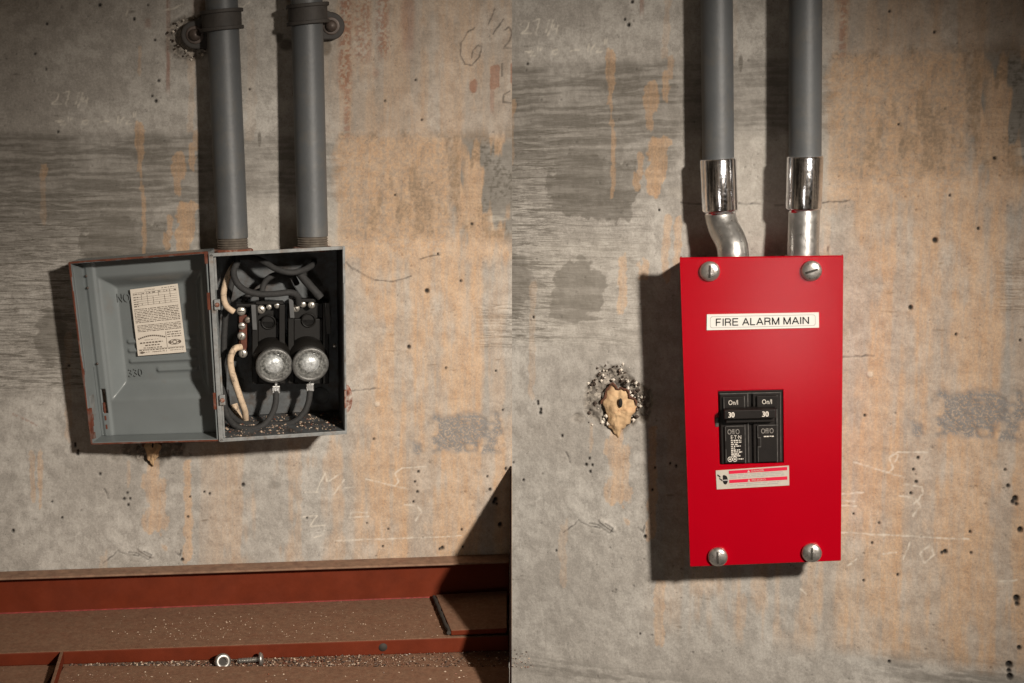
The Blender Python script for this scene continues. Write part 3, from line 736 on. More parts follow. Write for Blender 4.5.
# fuse blocks
def pbox(mb, p, x0, y0, x1, y1, d0, d1, mi=0, sk=0.0):
    a = [P(p, x0, y0, d1), P(p, x0+sk, y1, d1), P(p, x1+sk, y1, d1), P(p, x1, y0, d1)]
    b = [Vector((q.x, -d0, q.z)) for q in a]
    mb.hexa(a+b, mi)
def slot_screw(name, px, py, d, r, ang, m1, parent, p='L', dome=1.0, axis_=(0, -1, 0)):
    c = P(p, px, py, d); mb = MB()
    mb.lathe(c, axis_, [(-2.5, r*.96), (0, r), (r*.18*dome, r*.93), (r*.34*dome, r*.68), (r*.42*dome, r*.3), (r*.43*dome, 0)], 28)
    ca, sa = math.cos(ang), math.sin(ang); w = r*.11; L = r*.93; hh = r*.44*dome
    pts = [(ca*L-sa*w, sa*L+ca*w), (-ca*L-sa*w, -sa*L+ca*w), (-ca*L+sa*w, -sa*L-ca*w), (ca*L+sa*w, sa*L-ca*w)]
    n_ = 6
    for i in range(n_):   # slot follows the dome
        f0 = -1+2*i/n_; f1 = -1+2*(i+1)/n_
        def pt(fr, sd):
            x = ca*L*fr - sa*w*sd; y = sa*L*fr + ca*w*sd; q = math.hypot(x, y)/r
            hz = r*.45*dome*max(0, 1-q**2.6) + .12 + r*.02
            return (c.x+x, c.y-hz, c.z+y)
        mb.add([pt(f0, 1), pt(f1, 1), pt(f1, -1), pt(f0, -1)], [(0, 1, 2, 3)], 1)
    return mb.build(name, [m1, M['slot']], parent)

def fuse_block(x0, x1, y0, y1):
    b = MB()
    pbox(b, 'L', x0, y0, x1, y1, 4, 26)
    pbox(b, 'L', x0, y0, x0+6, y1, 26, 38); pbox(b, 'L', x1-6, y0, x1, y1, 26, 38)
    pbox(b, 'L', x0+6, y0+16, x1-6, y1, 26, 31)
    q = P('L', (x0+x1)/2, y0+17, 31); b.lathe(q, (0, -1, 0), [(0, 7), (2, 7), (2.1, 5.6), (.3, 5.4)], 24, cap1=False)
    blk = b.build('fuse_block', M['bakelite'], fb, 0.8)
    return blk
fb1 = fuse_block(252, 285, 305, 384); fb2 = fuse_block(288, 329, 303, 384)
# worn grey guide strips on block edges
for x, a, b_ in ((288.5, 296, 318), (251, 305, 330), (325, 303, 334)):
    k = MB(); pbox(k, 'L', x, a, x+4.5, b_, 36, 41.0, sk=1.5); k.build('barrier_strip', mat('scuffed_fibre', (0.07, 0.07, 0.07), .6, noise=.2, nscale=60), fb, 0.4)
for (x, y, r, a, pr) in ((261, 309.5, 4.1, -.8, fb1), (269, 307, 2.6, .9, fb1), (277, 305.5, 2.8, .3, fb1), (295.5, 308, 4.1, -1.0, fb2), (303, 304.5, 2.9, .2, fb2), (311.5, 305, 3.4, 1.2, fb2), (334.5, 346, 1.6, 1.5, fb2)):
    slot_screw('terminal_screw', x, y, 36, r, a, M['nickel'], pr)
k = MB(); pbox(k, 'L', 256, 301.5, 283, 304.5, 30, 37); pbox(k, 'L', 293, 299, 316, 302, 30, 37); k.build('contact_strap', M['bakelite'], fb1, .3)
# neutral bar
k = MB(); pbox(k, 'L', 237.5, 302, 248, 357, 4, 24); pbox(k, 'L', 236, 304, 254, 307, 24, 38)
nb = k.build('neutral_block', M['bakelite'], fb, .6)
k = MB(); pbox(k, 'L', 239, 315, 247, 348, 24, 31); pbox(k, 'L', 240.5, 335, 246.5, 352, 31, 33); k.build('copper_bar', M['copper'], nb, .4)
for (x, y, r, a) in ((241.2, 311, 4.3, 0.05), (242, 326, 3.4, .2), (243.0, 353.5, 4.1, 1.5), (241.5, 336, 3.9, 1.1), (248, 320, 3.0, .5)):
    slot_screw('neutral_screw', x, y, 35, r, a, M['nickel'] if r != 3.0 else M['thread'], nb)
# plug fuses
def plug_fuse(px, py, ox, oy):
    """screw-in plug fuse: black collar, ribbed shell, thick glass cap with a bright core"""
    tip = P('L', px, py, 56); root = P('L', px+ox, py+oy, 26)
    ax = (tip-root).normalized(); L = (tip-root).length
    b = MB(); b.lathe(root, ax, [(-4, 18), (5, 18.5), (L*.42, 18), (L*.52, 15.8), (L*.56, 15)], 40)
    fu = b.build('plug_fuse', M['bakelite'], fb)
    b = MB(); b.lathe(root, ax, [(L*.50, 13.5), (L*.62, 14), (L*.80, 16.4), (L*.97, 17.0), (L*1.0, 16.2), (L*1.0, 13.6), (L*.90, 12.4), (L*.74, 11.4), (L*.66, 8)], 44, cap0=True, cap1=False)
    b.build('metal_ring', mat('dull_dusty_ring', (0.13, 0.127, 0.12), .45, .5, noise=.35, nscale=180, bump=.5, bscale=320), fu)
    b = MB(); b.lathe(root, ax, [(L*.66, 8.8), (L*.84, 8.8), (L*.92, 8.2), (L*.98, 6.0), (L*1.0, 3.0), (L*.99, 0)], 30, cap0=True, cap1=False)
    b.build('fuse_link', mat('bright_fuse_link', (0.62, 0.64, 0.64), .4, .5, noise=.6, nscale=180, bump=.8, bscale=260), fu)
    b = MB(); b.lathe(root, ax, [(L*.93, 15.6), (L*1.02, 15.4), (L*1.08, 12.8), (L*1.13, 7.5), (L*1.145, 0)], 40, cap0=True, cap1=False)
    b.build('glass_cap', M['glass'], fu)
    return fu
f1 = plug_fuse(274.3, 366.3, -3, -12); f2 = plug_fuse(310.6, 365.3, -4, -12)
# lower lugs
for x, y in ((276, 391), (310, 388.5)):
    k = MB(); pbox(k, 'L', x-4, y-5, x+4, y+3, 30, 38); pbox(k, 'L', x-1.6, y-10, x+1.6, y-4, 30, 38); k.build('wire_lug', M['galv'], fb, .7)
def wire(pts, r, m, nm='wire'):
    MB().tube(spline([P('L', *q) for q in pts], 7), r*(.86 if m == 'blackwire' else .95), 14).build(nm, M[m], fb)
wire([(236, 250, 34), (237, 262, 38), (233.5, 272, 44), (237, 283, 50), (246, 290.5, 52), (259, 294, 52), (274, 294, 52), (290, 292.5, 50), (297, 296, 46), (298.5, 304, 40)], 3.5, 'blackwire')
wire([(234, 258, 22), (248, 257, 30), (262, 261, 38), (276, 269, 44), (290, 272.5, 46), (302, 270.5, 40), (311, 266, 26), (314, 262, 10)], 3.3, 'blackwire')
wire([(262, 304, 34), (262, 292, 32), (265, 282, 30), (272, 276, 30), (282, 274, 28), (292, 276, 22), (297, 284, 18)], 3.2, 'blackwire')
wire([(298, 271, 30), (304, 279, 34), (312, 288, 38), (321, 298, 40)], 4.4, 'blackwire')
wire([(243, 303, 26), (247, 297, 24), (254, 293, 22), (262, 290, 18)], 3.0, 'blackwire')
wire([(232, 264, 20), (233, 275, 22), (230, 290, 24), (226, 312, 22), (224, 340, 22), (223.5, 375, 24), (224, 400, 30), (227, 415, 38), (235, 425.5, 46), (248, 429, 50), (262, 426, 50), (271, 416, 46), (275.5, 404, 42), (276, 392, 36)], 3.4, 'blackwire')
wire([(226, 390, 14), (228, 408, 20), (234, 418, 26), (246, 423.5, 32), (270, 424, 38), (291, 423, 42), (303, 414, 42), (308.5, 402, 40), (310, 391, 36)], 3.3, 'blackwire')
wire([(333, 416, 22), (322, 418, 24), (312, 421, 26), (298, 424, 24)], 2.2, 'blackwire')
wire([(236, 263, 26), (231, 270, 30), (225.5, 283, 34), (223.5, 296, 36), (226.5, 306, 38), (234, 312, 38)], 3.0, 'whitewire')
wire([(241, 347, 38), (234.5, 349, 42), (230.5, 358, 44), (231.5, 370, 44), (236, 385, 44), (241, 400, 42), (245, 412, 36), (245.5, 421, 28)], 3.2, 'whitewire')
wire([(234, 404, 12), (236.5, 412, 14), (240, 420, 16)], 3.6, 'whitewire')

# the door: a shallow pan with a dished middle
DQ = [(69, 262.5, 40), (206.5, 252, BD), (218, 440.5, BD), (91.5, 444, 40)]
dq = quad('L', DQ)
PD = 21.0; DD = 14.0
def dish(s, t):
    """height of the pan floor relative to the rim"""
    def ramp(x, a, b): return min(1, max(0, (x-a)/(b-a)))
    def sm(x): return x*x*(3-2*x)
    hx = min(sm(ramp(s, .12, .22)), 1-sm(ramp(s, .80, .91)))
    hy = min(sm(ramp(t, .10, .19)), 1-sm(ramp(t, .70, .80)))
    hh = -PD - DD*min(hx, hy)
    # outer raised shoulder near the rim
    hh += 1.5*(sm(ramp(s, .03, .05))-sm(ramp(s, .09, .12)))*1.0
    if .24 < s < .80:
        for tt in (.485, .535, .595): hh += 2.6*math.exp(-((t-tt)/.011)**2)*sm(ramp(s, .24, .27))*(1-sm(ramp(s, .77, .80)))
    if .45 < s < .80: hh += 2.6*math.exp(-((t-.65)/.012)**2)*sm(ramp(s, .45, .48))*(1-sm(ramp(s, .77, .80)))
    return hh
db = MB()
NS, NT = 120, 150
pan = lambda s, t: dq(s, t, dish(s, t))
# leave the slot open
sv = [[pan(.008+.984*i/NS, .008+.984*j/NT) for i in range(NS+1)] for j in range(NT+1)]
V_ = [q for row in sv for q in row]; f_ = []
for j in range(NT):
    for i in range(NS):
        s_ = .008+.984*(i+.5)/NS; t_ = .008+.984*(j+.5)/NT
        if .045 < s_-.02*(t_-.7) < .09 and .72 < t_ < .86: continue
        f_.append((j*(NS+1)+i, (j+1)*(NS+1)+i, (j+1)*(NS+1)+i+1, j*(NS+1)+i+1))
db.add(V_, f_, 0, True)
door = db.build('door', M['door_paint'], fb)
sm_ = door['_o'].modifiers.new('thickness', 'SOLIDIFY'); sm_.thickness = 1.6*S; sm_.offset = -1
w = MB()
w.box(dq, 0, .010, 0, 1, -PD-1, 0); w.box(dq, .990, 1, 0, 1, -PD-1, 0); w.box(dq, 0, 1, 0, .009, -PD-1, 0); w.box(dq, 0, 1, .991, 1, -PD-1, 0)
w.box(dq, .01, .018, .03, .60, -PD-1, -3)
w.build('side_wall', M['door_paint'], door, .4)
w = MB(); e = .0085
rj = random.Random(2)
def wob(a, b, nseg, fn):
    for i in range(nseg):
        fn(a+(b-a)*i/nseg, a+(b-a)*(i+1)/nseg, rj.uniform(.5, 1.2))
wob(0, 1, 26, lambda a, b, k: w.box(dq, -.003, e*k, a, b, -1.5*k, .8*k))
w.build('rusted_rim', M['rust_edge'], door, .2); w = MB()
wob(0, 1, 26, lambda a, b, k: w.box(dq, a, b, -.003, .004*k+.003, -1.2, .6*k)); w.build('rusted_rim', M['rust_edge'], door, .2); w = MB()
wob(0, 1, 26, lambda a, b, k: w.box(dq, a, b, .995, 1.003, -1.4*k, .6*k)); w.build('rusted_rim', M['rust_edge'], door, .2); w = MB()
wob(.80, .97, 5, lambda a, b, k: w.box(dq, .0, .012+.02*k, a, b, -2.5, .7*k))
w.build('rust_scab', M['rust_edge'], door, .2)
for a, b in ((.0, .06), (.21, .30), (.74, .83)):
    w = MB(); w.box(dq, .985, 1.004, a, b, -3, 1.0); w.build('hinge_knuckle', M['rust_edge'], door, .2)
w = MB(); wob(.80, .95, 6, lambda a, b, k: w.box(dq, .060, .066+.006*k, a, b, -PD+.5, -PD+2.0*k)); w.build('rust_streak', M['rust_edge'], door)
w = MB(); w.box(dq, -.012, .012, .74, .86, -PD*.7, -PD*.25); w.box(dq, -.012, -.004, .74, .86, -PD*.9, -1)
w.build('latch_tab', M['galv_rim'], door, .4)
# paper label on the dish floor
def on_dish(px, py):
    s = t = .5
    for _ in range(40):
        h0 = -PD-DD+1.2
        q = proj('L', dq(s, t, h0)); q1 = proj('L', dq(s+.01, t, h0)); q2 = proj('L', dq(s, t+.01, h0))
        a = (q1[0]-q[0])/.01; b = (q2[0]-q[0])/.01; c = (q1[1]-q[1])/.01; d = (q2[1]-q[1])/.01
        ex, ey = px-q[0], py-q[1]; dt = a*d-b*c
        s += (ex*d-b*ey)/dt; t += (a*ey-c*ex)/dt
    return (px, py, -dq(s, t, h0+2.6).y)
lq = quad('L', [on_dish(130, 289.6), on_dish(177.5, 283.6), on_dish(186, 352), on_dish(138, 356)])
for body, c4 in (('NO', ((115.5, 294), (128.5, 293.4), (129.5, 302), (116.5, 302.6))), ('330', ((127.5, 369.6), (141.5, 368.6), (142.3, 376.2), (128.3, 377.2)))):
    w = MB(); tq = quad('L', [on_dish(*k) for k in c4])
    put_text(w, body, tq, 0, 1, 0, 1, -2.4, 0); put_text(w, body, tq, .02, 1.02, .03, 1.03, -1.9, 0); w.build('stamped_lettering', M['door_paint'], door)
lb = MB(); lb.box(lq, 0, 1, 0, 1, -.6, 0, 0)
rl = random.Random(9)
def lines(f, mb, s0, s1, t0, t1, rows, h, mi, wd=(.02, .08), thick=.45, gap=.012, rnd=rl):
    st = (t1-t0)/rows
    for i in range(rows):
        s = s0
        while s < s1:
            L = rnd.uniform(*wd); e_ = min(s1, s+L)
            mb.flat(f, s, e_, t0+i*st+rnd.uniform(0, .1)*st, t0+i*st+st*thick*rnd.uniform(.8, 1.2), h, mi); s += L+gap*rnd.uniform(.7, 2)
H = .25
lines(lq, lb, .30, .52, .030, .048, 1, H, 1); lines(lq, lb, .66, .96, .026, .046, 1, H, 1)
lines(lq, lb, .05, .20, .075, .095, 1, H, 1)
for i in range(7): lb.flat(lq, .05, .97, .058+i*.030+(.0 if i < 2 else .012), .0615+i*.030+(.0 if i < 2 else .012), H, 1)
for s_ in (.22, .34, .46, .58, .70, .82):
    for i in range(5):
        if rl.random() < .75: lb.flat(lq, s_, s_+.008, .06+i*.04, .095+i*.04, H, 1)
lines(lq, lb, .25, .96, .068, .088, 1, H, 1, (.02, .05), .8, .08)
lines(lq, lb, .05, .15, .12, .29, 5, H, 1, (.03, .06), .4)
lines(lq, lb, .04, .97, .30, .52, 9, H, 1, (.02, .09), .48)
lines(lq, lb, .06, .97, .545, .655, 5, H, 1, (.02, .09), .48); 
lines(lq, lb, .66, .95, .675, .775, 3, H, 1, (.02, .07), .45)
for i in range(14):
    s_ = .05+i*.041; lb.flat(lq, s_, s_+.03, .735-.035*math.sin(i/13*math.pi), .757-.035*math.sin(i/13*math.pi), H, 1)
lines(lq, lb, .18, .46, .765, .780, 1, H, 1); lines(lq, lb, .08, .55, .80, .822, 1, H, 1, (.03, .06), .9); lines(lq, lb, .18, .48, .842, .862, 1, H, 1, (.03, .06), .9); lines(lq, lb, .14, .52, .882, .898, 1, H, 1, (.02, .05), .8)
lb.flat(lq, .63, .637, .67, .90, H, 1); lb.flat(lq, .03, .97, .905, .909, H, 1)
def oval(f, mb, cs, ct, a, b, h, mi, n=20): mb.add([f(cs+a*math.cos(2*math.pi*i/n), ct+b*math.sin(2*math.pi*i/n), h) for i in range(n)], [tuple(range(n))], mi)
oval(lq, lb, .80, .835, .135, .040, H, 1); oval(lq, lb, .80, .835, .115, .031, H+.1, 0); oval(lq, lb, .80, .835, .055, .030, H+.2, 1); oval(lq, lb, .80, .835, .035, .018, H+.3, 0)
oval(lq, lb, .71, .835, .028, .018, H+.2, 1); oval(lq, lb, .89, .835, .028, .018, H+.2, 1)
lb.add([lq(.03, .955, H), lq(.10, .975, H), lq(.17, .955, H), lq(.10, .935, H)], [(0, 1, 2, 3)], 1)
lines(lq, lb, .04, .97, .915, .930, 1, H, 1, (.02, .06), .8); put_text(lb, 'Newark, N. J.', lq, .32, .62, .942, .968, H, 1); lines(lq, lb, .18, .26, .948, .962, 1, H, 1); lines(lq, lb, .68, .95, .948, .962, 1, H, 1)
lb.build('paper_label', [M['paper'], M['paper_ink']], door)
# fixings on the pan
for a, b_ in ((.025, .095), (.03, .58), (.025, .16)):
    MB().lathe(dq(a+.02, b_, -PD+1.5), dq.n, [(-1, 1.3), (.6, 1.2), (.9, 0)], 12).build('rivet', M['clamp_bolt'], door)

# ---------------------------------------------------------------- right panel conduits
def rconduit(pts, r, bend, label, cy0, cy1, cr):
    base = P('R', *bend[-1])
    t = thing('conduit_pipe', 'R', base, label, 'conduit', 'grey conduits above the red box')
    loc = [P('R', *k) for k in pts]; up = loc[0]+(loc[0]-loc[1]).normalized()*230
    MB().tube([up]+loc, r, 44).build('tube', M['pipe_paint'], t)
    a = P('R', *cy0); b = P('R', *cy1); ax = b-a; L = ax.length
    MB().lathe(a, ax, [(0, r*.9), (0, cr*.97), (1.2, cr), (L-1.5, cr), (L, cr*.97), (L, cr*.9), (L+2.2, cr*.88), (L+3, cr*.8)], 60).build('coupling', M['chrome'], t)
    path = spline([P('R', *k) for k in bend], 8)
    MB().tube(path, r*.98, 44).build('nipple', M['galv'], t)
    return t
rconduit([(716.5, -2, 22), (718.3, 170, 24)], 14.6, [(719.5, 205, 24), (720.5, 216, 25), (724, 228, 29), (730.5, 241, 36), (733, 252, 40), (733.6, 275, 40)],
         'grey conduit with offset bend above the red box, the left one', (718.0, 158.5, 24), (720, 211, 24.5), 16.9)
rconduit([(805.5, -2, 30), (805.0, 170, 31)], 14.6, [(804.5, 205, 31), (803.6, 230, 33), (802.6, 275, 36)],
         'grey conduit with straight silver stub above the red box, the right one', (805.0, 156, 31), (803.5, 209, 31), 16.4)
nu_ = thing('conduit_bushing', 'R', P('R', 802.9, 256, 34), 'thin steel locknut where straight conduit meets the red box', 'locknut')
MB().lathe(P('R', 802.9, 255, 35), (0, 0, -1), [(0, 15.6), (.6, 16.2), (3.2, 16.2)], 30).build('ring', M['thread'], nu_)

# ---------------------------------------------------------------- red box
RD = 66.0
cq = quad('R', [(679.5, 257.5, RD), (843.5, 255.5, RD), (841, 561, RD), (690, 567, RD)])
def rb(s, t, d):
    q = cq(s, t, 0); return Vector((q.x, q.y+d, q.z))
cb_ = rb(.5, 1, RD)
ab = thing('alarm_breaker_box', 'R', (cb_.x, 0, cb_.z), 'bright red steel fire alarm breaker box on the wall', 'electrical box')
hs = MB(); hb = lambda s, t, h: rb(s, t, RD-h)
hs.box(hb, .012, .03, .034, .985, 1, RD-2.5); hs.box(hb, .97, .988, .034, .985, 1, RD-2.5); hs.box(hb, .012, .988, .032, .040, 1, RD-2.5); hs.box(hb, .012, .988, .978, .986, 1, RD-2.5); hs.box(hb, .03, .97, .04, .978, 1, 3)
hs.build('housing', M['red'], ab, .5)
# cover with a window for the breaker
c_ = MB(); bs0, bs1, bt0, bt1 = .243, .640, .443, .682
# solve window in cover coordinates from its corners
def inv(f, px, py):
    s = t = .5
    for _ in range(40):
        q = proj('R', f(s, t, 0)); q1 = proj('R', f(s+.01, t, 0)); q2 = proj('R', f(s, t+.01, 0))
        a = (q1[0]-q[0])/.01; b = (q2[0]-q[0])/.01; c = (q1[1]-q[1])/.01; d = (q2[1]-q[1])/.01
        ex, ey = px-q[0], py-q[1]; dt = a*d-b*c
        s += (ex*d-b*ey)/dt; t += (a*ey-c*ex)/dt
    return s, t
bs0, bt0 = inv(cq, 717.8, 391.5); bs1, _t = inv(cq, 783, 390.5); _s, bt1 = inv(cq, 719.5, 464.8)
bs1b, _ = inv(cq, 783, 463.5)
c_.box(cq, 0, bs0, 0, 1, -2.5, 0); c_.box(cq, bs1, 1, 0, 1, -2.5, 0); c_.box(cq, bs0, bs1, 0, bt0, -2.5, 0); c_.box(cq, bs0, bs1, bt1, 1, -2.5, 0)
# merge into one seamless sheet
cov = c_.build('cover', M['red'], ab)
me = cov['_o'].data; bm = bmesh.new(); bm.from_mesh(me)
bm.free()
# build as a clean ring instead of four boxes
cm = MB()
O = [(0, 0), (0, 1), (1, 1), (1, 0)]; I = [(bs0, bt0), (bs0, bt1), (bs1, bt1), (bs1, bt0)]
Vv = [cq(*q, 0) for q in O]+[cq(*q, 0) for q in I]+[cq(*q, -2.5) for q in O]+[cq(*q, -2.5) for q in I]
Ff = []
for i in range(4):
    j = (i+1) % 4
    Ff += [(i, j, 4+j, 4+i), (8+j, 8+i, 12+i, 12+j), (i, 8+i, 8+j, j), (4+j, 12+j, 12+i, 4+i)]
bpy.data.objects.remove(cov['_o'])
cm.add(Vv, Ff); cover = cm.build('cover', M['red'], ab, .9, 3)
fr = MB()   # folded side flanges of the cover
fr.box(cq, 0, .010, 0, 1, -9, -2); fr.box(cq, .990, 1, 0, 1, -9, -2); fr.box(cq, 0, 1, .004, .010, -7, -2)
fr.build('cover_flange', M['red'], cover, .5)
for (x, y, a) in ((709.8, 271.3, 1.57), (811.5, 270.8, .35), (717.8, 557, 1.65), (811.8, 553, 1.6)):
    s_, t_ = inv(cq, x, y); q = proj('R', cq(s_, t_, 3))
    slot_screw('cover_screw', x, y, RD+2.2, 9.3, a, M['head'], ab, 'R', .8)
    k = MB(); c0 = P('R', x, y, RD)
    k.lathe((c0.x, c0.y, c0.z), (0, -1, 0), [(-3, 5), (2.2, 5.4)], 16); k.build('screw_shank', M['head'], ab)
# name plate
s0, t0 = inv(cq, 707, 314.2)
nq = quad('R', [(707, 314.3, RD+.4), (818.8, 312.2, RD+.4), (819, 327.4, RD+.4), (706.8, 330, RD+.4)])
npl = MB(); npl.box(nq, 0, 1, 0, 1, -1, 1.0, 0)
def frame(f, mb, s0, s1, t0, t1, w_, wt, h, mi):
    r = .02; rt = .14
    def loop(a0, a1, b0, b1, ra, rb_):
        L = []
        for (cx, cy, st) in ((a1-ra, b0+rb_, -90), (a1-ra, b1-rb_, 0), (a0+ra, b1-rb_, 90), (a0+ra, b0+rb_, 180)):
            for k in range(5):
                an = math.radians(st+k*22.5); L.append((cx+ra*math.cos(an), cy+rb_*math.sin(an)))
        return L
    A = loop(s0, s1, t0, t1, r, rt); B = loop(s0+w_, s1-w_, t0+wt, t1-wt, r, rt); n = len(A)
    mb.add([f(*q, h) for q in A+B], [(i, (i+1) % n, n+(i+1) % n, n+i) for i in range(n)], mi)
frame(nq, npl, .03, .97, .13, .87, .004, .03, 1.15, 2)
grotesque(npl, 'FIRE ALARM MAIN', nq, .083, .912, .275, .74, 1.2, 1, .17)
npl.build('name_plate', [M['plate_white'], M['ink'], M['inkline']], ab, .0)
# warning sticker
sq = quad('R', [(715.8, 470.5, RD+.3), (789, 465.5, RD+.3), (789.3, 485.2, RD+.3), (716.8, 489.3, RD+.3)])
sk = MB(); sk.box(sq, 0, 1, 0, 1, -.6, .4, 0)
sk.flat(sq, .18, .975, .05, .22, .7, 2); sk.flat(sq, .18, .975, .53, .70, .7, 2)
def tri(f, mb, cs, ct, a, b, h, mi): mb.add([f(cs, ct-b, h), f(cs-a, ct+b, h), f(cs+a, ct+b, h)], [(0, 1, 2)], mi)
tri(sq, sk, .45, .135, .02, .065, .9, 0); tri(sq, sk, .45, .615, .02, .065, .9, 0)
put_text(sk, 'DANGER', sq, .49, .66, .085, .185, .9, 0); put_text(sk, 'PELIGRO', sq, .49, .68, .565, .665, .9, 0)
rs = random.Random(4)
lines(sq, sk, .19, .93, .26, .50, 3, .7, 3, (.03, .1), .45, .012, rs); lines(sq, sk, .19, .86, .74, .93, 2, .7, 3, (.03, .1), .45, .012, rs)
# pictogram: hand reaching to a jagged arc
oval(sq, sk, .125, .52, .035, .24, .7, 1); oval(sq, sk, .11, .35, .018, .1, .75, 1); sk.flat(sq, .085, .165, .50, .56, .9, 3)
for a, b in (((.02, .22), (.06, .36)), ((.06, .36), (.045, .42)), ((.045, .42), (.09, .56))):
    dx, dy = b[0]-a[0], b[1]-a[1]
    sk.add([sq(a[0]-.006, a[1]+.02, .75), sq(a[0]+.006, a[1]-.02, .75), sq(b[0]+.006, b[1]-.02, .75), sq(b[0]-.006, b[1]+.02, .75)], [(0, 1, 2, 3)], 1)
sk.build('warning_sticker', [M['sticker'], M['ink'], M['sticker_red'], M['inkline']], ab)
# two-pole breaker in the window
wq = lambda s, t, h=0.0: cq(bs0+(bs1-bs0)*s, bt0+(bt1-bt0)*t, h)
bk = MB(); bk.box(wq, .0, 1.0, .0, 1.0, -60, -1.6, 0)
bk.box(wq, .03, .475, .02, .985, -2, 1.6, 0); bk.box(wq, .535, .97, .02, .985, -2, 1.6, 0)
brk = bk.build('circuit_breaker', M['breaker'], ab, .7)
for s0, s1 in ((.09, .415), (.60, .925)):
    k = MB(); k.box(wq, s0, s1, .06, .24, 1.5, 4.5, 0); k.box(wq, s0, s1, .46, .965, 1.5, 4.0, 0); k.build('pole_face', M['breaker'], brk, .6)
e_ = MB()
for s0, s1, t0, t1, h_ in ((.405, .418, .05, .24, 4.6), (.405, .418, .44, .97, 4.1), (.455, .468, .03, .97, 1.8), (.90, .912, .05, .97, 4.2), (.955, .966, .03, .97, 1.8), (.03, .97, .02, .032, 1.8), (.09, .10, .06, .24, 4.6),
                       (.105, .113, .46, .66, 4.1), (.105, .113, .77, .95, 4.1), (.605, .613, .46, .62, 4.1), (.605, .655, .62, .632, 4.1), (.648, .656, .62, .75, 4.1), (.605, .655, .745, .757, 4.1), (.605, .613, .75, .96, 4.1), (.12, .40, .455, .464, 4.1), (.62, .90, .455, .464, 4.1)):
    e_.flat(wq, s0, s1, t0, t1, h_+.12)
e_.build('edge_wear', M['breaker_edge'], brk)
k = MB(); k.box(wq, .10, .885, .205, .325, 2, 15, 0); k.box(wq, .12, .86, .325, .40, 2, 9, 0)
tog = k.build('tie_handle', M['breaker'], brk, .8)
tx = MB()
hq = lambda s, t, h=0.0: wq(s, t, h)
for a_, b_ in ((.165, .255), (.68, .775)):
    tx = MB()
    for e_ in (0, .008): put_text(tx, '30', hq, a_+e_, b_+e_, .228, .300, 15.2+e_, 0)
    tx.build('rating_numerals', M['breaker_ink'], tog)
tx = MB()
BM = [M['breaker_ink'], M['breaker_dull'], M['breaker']]
for a_ in (('On/I', hq, .165, .31, .105, .168, 4.8, 0), ('On/I', hq, .68, .83, .105, .168, 4.8, 0), ('Off/O', hq, .14, .325, .50, .57, 4.3, 1), ('Off/O', hq, .66, .85, .50, .57, 4.3, 1)):
    tx = MB(); put_text(tx, *a_); tx.build('position_lettering', BM, brk)
tx = MB(); lines(hq, tx, .70, .86, .603, .618, 1, 4.3, 0, (.02, .04), .9, .006, rs); tx.build('small_print', BM, brk)
tx = MB()
put_text(tx, 'E·T·N', hq, .19, .35, .585, .635, 4.3, 0)
rs = random.Random(8)
for i, L in enumerate((.16, .16, .10, .15, .06, .14, .17, .12, .15)):
    lines(hq, tx, .19, .19+L, .645+i*.0265, .645+i*.0265+.02, 1, 4.3, 0, (.02, .05), .8, .008, rs)
for cs in (.17, .245):
    for rr_, mi_ in ((.038, 0), (.028, 2), (.014, 0)): oval(hq, tx, cs, .91, rr_, rr_*.95, 4.3+(.038-rr_)*6, mi_)
lines(hq, tx, .30, .38, .902, .918, 1, 4.3, 0, (.02, .04), .9, .006, rs)
tx.build('printed_marking', [M['breaker_ink'], M['breaker_dull'], M['breaker']], brk)
k = MB(); k.box(wq, -.055, 0, .35, .48, -3, .8, 0); k.build('breaker_tab', M['breaker_edge'], brk, .8)

# ---------------------------------------------------------------- yellowed foam in the old anchor holes
def foam(p, cx, cy, rx, ry, label, seed, group=None, sc=1.0):
    c = P(p, cx, cy, 0); rn = np.random.RandomState(seed)
    t = thing('foam_plug', p, (c.x, 0, c.z), label, 'foam plug', group)
    b = MB(); n = 56; m = 16; prof = []
    for k in range(n):
        a = 2*math.pi*k/n
        x, y = math.cos(a), math.sin(a)
        w_ = 1.0 + .10*math.sin(3*a+1)+.08*math.sin(7*a)+.05*math.sin(13*a+2)
        if y < 0: w_ *= 1.0 + .05*abs(y)
        xx = x*rx*w_*(1-.40*max(0, -y)**1.2 + .02); yy = y*ry*w_
        prof.append((xx, yy))
    V = []; f = []
    for j in range(m+1):
        q = j/m
        for k in range(n):
            xx, yy = prof[k]
            lump = float(fbm(np.array(xx*q+50.), np.array(yy*q+50.+seed*9), 7, 7, 3, 4))-.5
            hgt = 5.2*(1-q**3.0)+lump*7*(1-q**6) - 2.5*math.exp(-((xx*q-3)**2+(yy*q-9)**2)/30)
            V.append((c.x+xx*q, -(hgt-2.5*(q > .99)), c.z+yy*q))
    for j in range(m):
        for k in range(n):
            f.append((j*n+k, j*n+(k+1) % n, (j+1)*n+(k+1) % n, (j+1)*n+k))
    b.add(V, f, 0, True); b.build('foam_body', M['foam'], t)
    b = MB(); pts = []
    for k in range(2, 27):
        a = prof[k]; pts.append((c.x+a[0]*1.02, -2.2, c.z+a[1]*1.02))
    b.tube(pts, [.5+1.0*abs(math.sin(i*1.3)+.4*math.sin(i*3.1)) for i in range(len(pts))], 8); b.build('scorched_rim', M['foam_rim'], t)
    b = MB(); b.lathe((c.x+rx*.17, -6.2, c.z+ry*.36), (0, -1, 0), [(0, 2.0*sc), (1.0, 1.9*sc), (1.1, 0)], 14); 
    b.v = [(x, y, c.z+ry*.36+(z-(c.z+ry*.36))*2.4) for x, y, z in b.v]
    b.build('bore_hole', M['bore'], t)
foam('R', 618.5, 410, 15.5, 25, 'lump of yellow foam in the broken hole left of the red box', 1)
